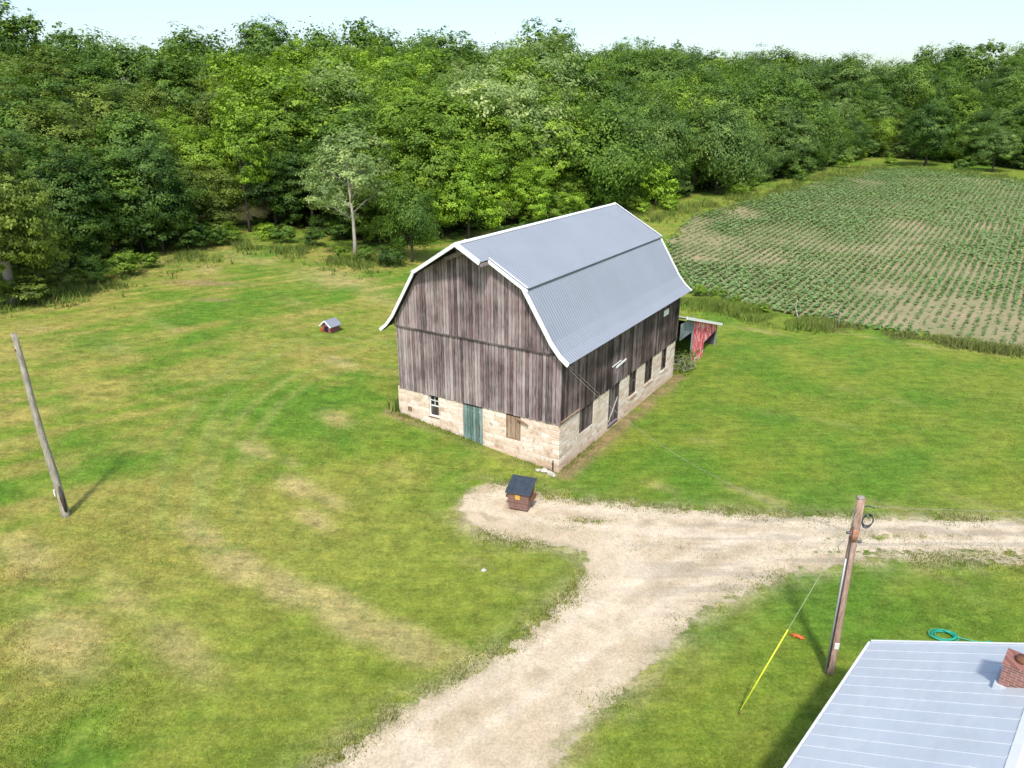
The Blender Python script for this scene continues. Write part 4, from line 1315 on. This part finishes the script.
m = MB(); m.box(20.08 - ox, 20.19 - ox, -.03, .08, -.2, zr(20.1) - .02, .9); m.box(26.3 - ox, 26.42 - ox, -.02, .1, -.2, zr(26.3) - .02, .7); m.build('post', M['board_bluegrey'], shed)
m = MB()
for k in range(4):
    z = 2.72 + k * .30
    m.box(-.10, 20.07 - ox, .01, .045, z, z + .285, .3 + .15 * k)
m.build('header_boards', M['board_bluegrey'], shed)
m = MB(); m.box(.02, 8.9, 4.5, 4.6, -.3, 1.7); m.box(8.9, 8.97, .1, 4.5, -.3, 1.6); m.build('back_wall', M['board_dark'], shed)
m = MB()
m.hexa([(-.02, -.3, zr(17.40)), (9.27, -.3, zr(26.7)), (9.27, 4.7, zr(26.7)), (-.02, 4.7, zr(17.40)), (-.02, -.3, zr(17.40) + .09), (9.27, -.3, zr(26.7) + .09), (9.27, 4.7, zr(26.7) + .09), (-.02, 4.7, zr(17.40) + .09)])
m.build('roof', M['roof_house'], shed)
m = MB(); m.bar((-.02, -.33, zr(17.40) + .02), (9.27, -.33, zr(26.7) + .02), .05, .20); m.build('roof_trim', M['white_trim'], shed)

# brush piled in the shed mouth
br_at = P + 18.9 * DV - .55 * GV
brush = thing('brush_pile', 'tangled pile of dry branches in the open mouth of the shed', 'brush', (br_at[0], br_at[1], 0), BROT)
m = MB()
for k in range(60):
    p = Vector((random.uniform(-.9, 1.0), random.uniform(-.25, 1.2), random.uniform(0, .5)))
    d = Vector((random.uniform(-1, 1), random.uniform(-1, 1), random.uniform(.1, 1.3))).normalized() * random.uniform(.6, 1.5)
    q = p + d * .5 + Vector((random.uniform(-.1, .1), random.uniform(-.1, .1), .05))
    m.tube([p, q, p + d], [.028, .02, .008], 5)
m.build('branches', M['bark_pale'], brush)
n = 420
pos = np.stack([rng.uniform(-1.1, 1.1, n), rng.uniform(-.5, .9, n), rng.uniform(.05, 1.5, n) ** 1.0], -1); ang = rand_dirs(n) * .10; b2 = rand_dirs(n) * .07
me = quads_mesh('dry_leaves', np.stack([pos - ang, pos - b2, pos + ang, pos + b2], 1), rng.random(n), LEAF['olive green'])
link(bpy.data.objects.new('leaves', me), brush)

# ------------------------------------------------------------------ stones and a stake at the barn corner
def rock_mesh(r, seed, sq=(1, 1, .7)):
    bm = bmesh.new(); bmesh.ops.create_icosphere(bm, subdivisions=2, radius=r)
    rr = random.Random(seed)
    ph = [rr.uniform(0, 6) for _ in range(6)]
    for v in bm.verts:
        n = v.co.normalized()
        k = 1 + .18 * math.sin(3 * n.x + ph[0]) + .16 * math.sin(4 * n.y + ph[1]) + .12 * math.sin(5 * n.z + ph[2]) + .08 * math.sin(9 * n.x + 7 * n.y + ph[3])
        v.co = Vector((v.co.x * k * sq[0], v.co.y * k * sq[1], v.co.z * k * sq[2]))
    me = bpy.data.meshes.new('stone'); bm.to_mesh(me); bm.free()
    return me


M['rock'] = mat_plain('pale limestone rubble', (0.46, 0.43, 0.38), .9, var=.3)
for k, (px, r, lab) in enumerate((((544, 471.5), .20, 'largest white rubble stone lying at the barn corner'), ((550, 474.5), .17, 'flat white rubble stone right at the quoin foot'), ((538, 471), .12, 'small white rubble stone toward the dumpster'), ((554, 476), .12, 'smallest white stone on the driveway side of the corner'))):
    xy = at_px(*px); me = rock_mesh(r, k); me.materials.append(M['rock'])
    o = link(bpy.data.objects.new('rubble_stone', me)); o.location = (xy[0], xy[1], tz(*xy) + r * .35); o.rotation_euler = (0, 0, k)
    tag(o, lab, 'stone', 'white rubble stones at the barn corner')
xy = at_px(484, 571); me = rock_mesh(.11, 9); me.materials.append(M['rock']); o = link(bpy.data.objects.new('loose_stone', me)); o.location = (xy[0], xy[1], tz(*xy) + .04); tag(o, 'lone pale stone on the lawn below the driveway loop', 'stone')
xy = at_px(552.5, 473.5)
m = MB(); m.tube([(0, 0, -.2), (.01, .01, .75)], [.05, .035], 6); m.box(-.05, .06, -.05, .02, .5, .62)
o = m.build('wooden_stake', M['board_dark']); o.location = (xy[0], xy[1], tz(*xy)); tag(o, 'short dark wooden stake leaning at the barn corner', 'stake')

# ------------------------------------------------------------------ dumpster
M['dump'] = mat_plain('faded brown steel', (0.20, 0.115, 0.095), .6, var=.28, scale=5)
M['lid'] = mat_plain('black plastic', (0.042, 0.055, 0.072), .38, var=.25, scale=4)
M['label_yellow'] = mat_plain('yellow sticker', (0.62, 0.38, 0.06), .5, var=.1)
M['label_white'] = mat_plain('white tag', (0.75, 0.74, 0.70), .5, var=.06)
bx, by = at_px(519.5, 512)
dmp = thing('dumpster', 'small brown metal dumpster with a sloping black lid on the gravel', 'dumpster', (bx + .08, by + .46, tz(bx, by)), R(-20))
m = MB(); w0, w1, d0, d1 = .47, .56, .40, .47
m.hexa([(-w0, -d0, .12), (w0, -d0, .12), (w0, d0, .12), (-w0, d0, .12), (-w1, -d1, .98), (w1, -d1, .98), (w1, d1, 1.30), (-w1, d1, 1.30)])
m.build('body', M['dump'], dmp, bevel=.02)
m = MB(); m.hexa([(-.62, -.56, .965), (.62, -.56, .965), (.62, .53, 1.36), (-.62, .53, 1.36), (-.62, -.56, 1.04), (.62, -.56, 1.04), (.62, .53, 1.42), (-.62, .53, 1.42)]); lid = m.build('lid', M['lid'], dmp, bevel=.018)
m = MB()
for k in range(3):
    m.bar((-.34 + k * .34, -.50, 1.068), (-.34 + k * .34, .46, 1.408), .05, .02)
m.build('rib', M['lid'], lid)
m = MB(); m.bar((-.51, -.445, .52), (.51, -.445, .52), .05, .07); m.bar((-.47, -.415, .16), (.47, -.415, .16), .05, .08); m.build('front_rail', M['dump'], dmp)
for s in (-1, 1):
    m = MB(); m.box(s * .60 - .07, s * .60 + .07, -.30, .32, .58, .74); m.build('lift_pocket', M['rust'], dmp, bevel=.012)
    m = MB(); m.box(s * .40 - .05, s * .40 + .05, -.35, .35, -.01, .12); m.build('skid', M['rust'], dmp)
m = MB(); m.hexa([(-.14, -.462, .64), (.10, -.462, .64), (.10, -.445, .64), (-.14, -.445, .64), (-.14, -.496, .91), (.10, -.496, .91), (.10, -.476, .91), (-.14, -.476, .91)]); m.build('sticker', M['label_yellow'], dmp)

# ------------------------------------------------------------------ small red house on the lawn
hx, hy = at_px(331, 331)
M['red_dark'] = mat_plain('faded red boards', (0.27, 0.085, 0.10), .8, var=.25, scale=7)
ph = thing('small_house', 'little dull red animal house with a pale pitched roof alone on the lawn', 'dog house', (hx, hy, tz(hx, hy)), R(-32))
m = MB()
w, d, hw, hr = .43, .46, .56, .90
m.box(-w, w, -d, d, 0, hw); m.face([(-w, -d, hw), (w, -d, hw), (0, -d, hr)]); m.face([(w, d, hw), (-w, d, hw), (0, d, hr)])
m.build('walls', M['red_dark'], ph)
m = MB()
for s in (-1, 1):
    m.hexa([(0, -d - .12, hr), (0, d + .12, hr), (s * (w + .16), d + .12, hw - .12), (s * (w + .16), -d - .12, hw - .12), (0, -d - .12, hr + .05), (0, d + .12, hr + .05), (s * (w + .16), d + .12, hw - .07), (s * (w + .16), -d - .12, hw - .07)])
m.build('roof', M['roof'], ph)
m = MB()
for s in (-1, 1): m.bar((0, -d - .135, hr + .01), (s * (w + .16), -d - .135, hw - .11), .03, .09)
m.build('roof_trim', M['white_trim'], ph)
m = MB(); m.box(-.2, .18, -d - .006, -d + .01, .04, .46); m.build('doorway', M['dark_gap'], ph)
M['orange'] = mat_plain('orange plastic', (0.58, 0.13, 0.03), .45, var=.15)
qx, qy = at_px(322, 331.5)
m = MB(); m.tube([(0, 0, 0), (0, 0, .05), (0, 0, .28), (0, 0, .30)], [.13, .15, .19, .20], 14); m.tube([(-.19, 0, .27), (-.12, 0, .40), (.12, 0, .40), (.19, 0, .27)], .012, 5)
o = m.build('bucket', M['orange'], None, True); o.scale = (.72, .72, .72); o.location = (qx, qy, tz(qx, qy)); tag(o, 'orange bucket on the grass beside the little red house', 'bucket')

# ------------------------------------------------------------------ poles
lx, ly = at_px(66, 516)
lp = thing('wooden_pole', 'bare silvered wooden pole standing alone on the left lawn', 'pole', (lx, ly, tz(lx, ly)), 0)
TL = hgt_for(np.array([lx, ly]), 333.5)
m = MB(); pts = []; rr = []
tx = -.30
for k in range(15):
    t = k / 14
    pts.append((tx * t + .025 * math.sin(9 * t), .02 * math.sin(7 * t), -.4 + (TL + .4) * t)); rr.append((.165 - .062 * t) * (1 + .05 * math.sin(23 * t + 1)))
m.tube(pts, rr, 12); m.build('shaft', M['pole_grey'], lp, True)
m = MB(); m.tube([(.10, -.07, .25), (.085, -.075, .9), (.06, -.08, 1.5)], [.06, .10, .035], 7); m.build('rotten_hollow', M['bark_dark'], lp, True)
m = MB(); m.box(-.19, -.14, -.14, -.05, 1.05, 1.34); m.build('tag', M['label_white'], lp)
m = MB(); m.box(tx - .03, tx + .03, -.13, -.10, TL - .7, TL - .62); m.tube([(tx - .16, 0, TL - .35), (tx + .16, 0, TL - .35)], .018, 6); m.build('bolt', M['rust'], lp)

rx_, ry_ = 10.83, 19.78
rp_ = thing('utility_pole', 'brown wooden utility pole with grey conduit beside the metal-roofed house', 'utility pole', (rx_, ry_, tz(rx_, ry_)), 0)
TR = 6.78
m = MB(); pts = []; rr = []
for k in range(13):
    t = k / 12; pts.append((-.06 * t + .015 * math.sin(8 * t), .0, -.4 + (TR + .4) * t)); rr.append(.155 - .028 * t)
m.tube(pts, rr, 14); m.build('shaft', M['pole_brown'], rp_, True)
m = MB(); m.tube([(-.06, 0, TR), (-.06, 0, TR + .035)], [.135, .10], 14); m.build('pole_cap', M['pole_grey'], rp_, True)
m = MB(); m.tube([(-.17, -.07, 0), (-.19, -.07, 3.2), (-.20, -.06, 4.6)], .028, 8); m.build('conduit', mat_plain('grey conduit', (0.50, 0.52, 0.56), .4, .3, .08), rp_, True)
m = MB(); m.tube([(-.13, -.13, .3), (-.15, -.12, 4.4), (-.16, -.10, 5.8)], .014, 6); m.build('cable', M['lid'], rp_, True)
m = MB(); m.box(-.08, .08, -.172, -.145, 1.12, 1.36); m.build('tag', M['label_white'], rp_, bevel=.004)
m = MB(); m.tube([(-.055, 0, 5.25), (-.055, 0, 5.7)], .136, 14); m.build('rust_band', mat_plain('rust stain', (0.36, 0.17, 0.10), .85, var=.5, scale=12), rp_, True)
for (z, s) in ((5.55, -1), (5.22, 1)):
    m = MB(); x = s * .20 - .06
    m.tube([(-.06, -.03, z), (x, -.03, z)], .02, 6); m.tube([(x - .06 * s, -.03, z), (x - .03 * s, -.03, z), (x, -.03, z), (x + .05 * s, -.03, z)], [.03, .065, .045, .055], 10)
    m.build('insulator', M['dark_metal'], rp_, True)
m = MB()
for k in range(4):
    z = 6.22 - .02 * k; x0 = .07; a = []
    for j in range(17):
        t = j / 16 * math.pi * 1.9
        a.append((x0 + .18 + .17 * math.sin(t) + .03 * k, -.05 + .04 * k, z - .24 + (.26 - .03 * k) * math.cos(t)))
    m.tube(a, .014, 5, caps=False)
m.tube([(.05, 0, 6.45), (.2, -.02, 6.5), (.42, -.03, 6.42)], .018, 6)
m.build('wire_coil', M['lid'], rp_, True)
m = MB(); m.tube([(-.19, -.04, 5.5), (-.35, -.05, 5.32), (-.52, -.05, 5.05), (-.45, -.02, 4.9)], .016, 5); m.tube([(-.2, -.02, 5.25), (-.42, -.04, 5.2), (-.62, -.03, 5.28)], .014, 5); m.tube([(-.19, 0, 6.4), (-.24, -.06, 6.0), (-.19, -.04, 5.6)], .012, 5); m.build('wire_tail', M['pole_grey'], rp_, True)

# guy wire and its yellow guard
ax_, ay_ = at_px(737, 716)
top = Vector((rx_ - .08, ry_ - .1, 6.5)); anc = Vector((ax_, ay_, tz(ax_, ay_)))
guy = thing('guy_wire', 'thin slanting guy wire with a yellow guard running down from the utility pole', 'guy wire', anc, 0)
v = top - anc
m = MB(); m.tube([v * .02, v], .011, 6); m.build('wire', mat_plain('galvanised wire', (0.33, 0.40, 0.22), .5, .3, .1), guy)
m = MB(); m.tube([v * .03, v * .42], .022, 8); m.build('guard', mat_plain('yellow plastic guard', (0.72, 0.78, 0.05), .45, var=.06), guy, True)
m = MB(); m.tube([(0, 0, -.3), v * .03], .022, 6); m.build('anchor_rod', M['rust'], guy)


def sag(p, q, dip, n=24):
    p = Vector(p); q = Vector(q)
    return [p.lerp(q, k / n) - Vector((0, 0, 4 * dip * (k / n) * (1 - k / n))) for k in range(n + 1)]


eave = P + .05 * DV - .2 * GV
m = MB(); m.tube(sag((rx_ - .2, ry_, 5.55), (eave[0], eave[1], 6.05), 1.05), .007, 5); o = m.build('service_wire', M['pole_grey']); tag(o, 'thin grey service wire sagging from the utility pole to the barn eave', 'wire')
m = MB(); m.tube(sag((rx_ + .1, ry_, 6.48), (64, 24, 7.2), 1.5), .007, 5); o = m.build('service_wire', M['pole_grey']); tag(o, 'thin wire leaving the utility pole top along the driveway', 'wire')

# ------------------------------------------------------------------ house with the pale metal roof
az = R(42.6)
e = np.array([math.sin(az), math.cos(az)]); hv = np.array([math.cos(az), -math.sin(az)])
hs = thing('house', 'house with a pale metal roof and brick chimney beside the utility pole', 'house', (10.83, 17.75, 0), math.atan2(hv[1], hv[0]))
# local x runs up the roof slope, local y runs back along the eave (negative = towards the camera)
RUN = 4.1; pit = 1.67 / 3.09; LEN = 13.0
zt = lambda x: 3.0 + x * pit
m = MB(); m.box(.4, 2 * RUN - .4, -LEN + .35, -.35, -.3, 2.95)
m.face([(.4, -.35, 2.95), (2 * RUN - .4, -.35, 2.95), (2 * RUN - .4, -.35, zt(.4) - .05), (RUN, -.35, zt(RUN) - .1), (.4, -.35, zt(.4) - .05)])
m.face([(.4, -LEN + .35, 2.95), (2 * RUN - .4, -LEN + .35, 2.95), (2 * RUN - .4, -LEN + .35, zt(.4) - .05), (RUN, -LEN + .35, zt(RUN) - .1), (.4, -LEN + .35, zt(.4) - .05)])
m.build('walls', M['white_trim'], hs)


def slab(name, x0, x1, f, mat, ribs=True):
    m = MB()
    n = 28; ys = []
    for k in range(n):
        b = -LEN + LEN * k / n; p = LEN / n
        ys += [(b, 0), (b + p * .84, 0), (b + p * .88, .02), (b + p * .96, .02)]
    ys.append((0, 0))
    for (ya, ha), (yb, hb_) in zip(ys[:-1], ys[1:]):
        pts_ = [(x0, ya, f(x0) + ha), (x1, ya, f(x1) + ha), (x1, yb, f(x1) + hb_), (x0, yb, f(x0) + hb_)]
        if x1 > x0: pts_ = pts_
        m.face(pts_)
    o = m.build(name, mat, hs)
    s = o.modifiers.new('thick', 'SOLIDIFY'); s.thickness = .04; s.offset = 0
    return o


slab('roof_panel', 0, RUN, zt, M['roof_house'])
slab('roof_panel', RUN, 2 * RUN, lambda x: zt(2 * RUN - x), M['roof_house'])
m = MB(); m.bar((0, .03, 2.96), (RUN, .03, zt(RUN) - .04), .04, .16); m.bar((RUN, .03, zt(RUN) - .04), (2 * RUN, .03, 2.96), .04, .16); m.build('rake_trim', M['white_trim'], hs)
m = MB(); m.tube([(-.06, -LEN, 2.93), (-.06, 0, 2.93)], .05, 8); m.build('gutter', M['white_trim'], hs)
m = MB(); m.hexa([(RUN - .2, -LEN, zt(RUN) - .06), (RUN + .2, -LEN, zt(RUN) - .06), (RUN + .2, 0, zt(RUN) - .06), (RUN - .2, 0, zt(RUN) - .06), (RUN - .02, -LEN, zt(RUN) + .07), (RUN + .02, -LEN, zt(RUN) + .07), (RUN + .02, 0, zt(RUN) + .07), (RUN - .02, 0, zt(RUN) + .07)]); m.build('ridge_cap', M['white_trim'], hs)
cxl, cyl = 3.27, -1.42
m = MB(); m.box(cxl, cxl + .62, cyl - .62, cyl, zt(cxl) - .3, 5.46); ch = m.build('chimney', M['brick'], hs)
m = MB(); m.box(cxl - .03, cxl + .65, cyl - .65, cyl + .03, 5.463, 5.54); m.build('cap', M['brick'], ch)
m = MB(); m.tube([(cxl + .31, cyl - .31, 5.5), (cxl + .31, cyl - .31, 5.66)], [.15, .13], 12); m.build('flue', M['rust'], ch, True)
m = MB(); m.box(cxl - .08, cxl + .70, cyl - .70, cyl + .08, zt(cxl) - .25, zt(cxl) + .12); m.build('flashing', M['roof_house'], ch)
# ------------------------------------------------------------------ hose, orange scrap, fallen branch
M['hose'] = mat_plain('teal rubber hose', (0.02, 0.33, 0.22), .35, var=.12)
hx, hy = at_px(943, 637)
m = MB(); pts = []
for k in range(150):
    t = k / 149 * 2 * math.pi * 5.2
    r = .34 + .05 * math.sin(t * .37) + .03 * math.sin(t * 1.3)
    pts.append((r * 1.25 * math.cos(t) + .03 * math.sin(t * .5), r * .8 * math.sin(t), .03 + .018 * (k / 30) + .012 * math.sin(t * 2.1)))
pts += [(.55, -.1, .05), (.85, -.22, .03), (1.2, -.3, .02), (1.6, -.25, .02)]
m.tube(pts, .022, 6); o = m.build('garden_hose', M['hose'], None, True); o.location = (hx, hy, tz(hx, hy)); tag(o, 'coiled teal garden hose on the grass behind the metal roof', 'hose')
ox_, oy_ = at_px(798, 638)
m = MB()
m.tube([(-.25, .16, .05), (-.12, .08, .08), (.02, -.02, .07), (.18, -.12, .05)], [.02, .05, .055, .03], 8)
m.tube([(-.2, -.02, .04), (-.1, .03, .10), (.02, .0, .12), (.12, .06, .06)], [.02, .035, .04, .02], 7)
m.tube([(.05, -.12, .04), (.12, -.02, .08), (.22, .02, .04)], [.03, .04, .02], 7)
o = m.build('orange_toy', M['orange'], None, True); o.location = (ox_, oy_, tz(ox_, oy_)); tag(o, 'small orange plastic toy lying on grass near the utility pole', 'toy')
q0 = at_px(804, 324); q1 = at_px(836, 319.5); q2 = at_px(795, 311); qm = at_px(797, 320)
fb = thing('fallen_branch', 'bare fallen branch lying at the field edge beyond the uncut strip', 'branch', (q0[0], q0[1], tz(*q0)), 0)
rel = lambda q, z: (q[0] - q0[0], q[1] - q0[1], tz(*q) - tz(*q0) + z)
m = MB(); m.tube([rel(q0, .15), rel((q0 + q1) / 2, .3), rel(q1, .55)], [.13, .10, .05], 8); m.build('limb', M['bark_dark'], fb, True)
m = MB(); m.tube([rel(q0, .12), rel(qm, .35), (rel(qm, 0)[0] - .15, rel(qm, 0)[1] + .3, 1.1), (rel(qm, 0)[0] - .1, rel(qm, 0)[1] + .3, 1.9)], [.09, .07, .05, .02], 7); m.tube([rel(q1, .5), rel(q1 + np.array([.4, .5]), 1.0)], [.04, .015], 6); m.build('side_limb', M['pole_grey'], fb, True)
q = at_px(838, 326)
m = MB(); m.tube([(0, 0, -.2), (.02, 0, 1.2)], [.07, .06], 7); o = m.build('field_post', M['pole_grey']); o.location = (q[0], q[1], tz(*q)); tag(o, 'short grey post at the field edge by the fallen branch', 'post')

# ------------------------------------------------------------------ sky, sun, camera
w = bpy.data.worlds.new('World'); sc.world = w; w.use_nodes = True
nt = w.node_tree; nt.nodes.clear()
sky = nt.nodes.new('ShaderNodeTexSky'); sky.sky_type = 'NISHITA'; sky.sun_disc = False
EL, SAZ = R(53), R(184)          # the sun stands behind the camera, a touch to the left
sky.sun_elevation = EL; sky.sun_rotation = SAZ; sky.air_density = 1.0; sky.dust_density = 2.0; sky.ozone_density = 1.0
bg = nt.nodes.new('ShaderNodeBackground'); bg.inputs[1].default_value = 0.15
out = nt.nodes.new('ShaderNodeOutputWorld')
nt.links.new(sky.outputs[0], bg.inputs[0]); nt.links.new(bg.outputs[0], out.inputs[0])

sun = bpy.data.lights.new('sun', 'SUN'); sun.energy = 2.6; sun.angle = R(5.0); sun.color = (1.0, 0.955, 0.88)
so = bpy.data.objects.new('sun', sun); link(so)
sd3 = Vector((math.sin(SAZ) * math.cos(EL), math.cos(SAZ) * math.cos(EL), math.sin(EL)))
so.rotation_euler = sd3.to_track_quat('Z', 'Y').to_euler(); so.location = (0, -20, 60)

cam = bpy.data.cameras.new('camera'); co = bpy.data.objects.new('camera', cam); link(co)
co.location = (0, 0, H); co.rotation_euler = (math.pi / 2 - PITCH, 0, 0)
cam.sensor_width = 36; cam.lens = FPX / 1024 * 36; cam.clip_start = .1; cam.clip_end = 8000
sc.camera = co
sc.view_settings.view_transform = 'Standard'; sc.view_settings.look = 'None'; sc.view_settings.gamma = 1; sc.view_settings.exposure = 0.66
sc.view_settings.use_curve_mapping = False
sc.cycles.max_bounces = 8; sc.cycles.transparent_max_bounces = 8
sc.cycles.use_denoising = True
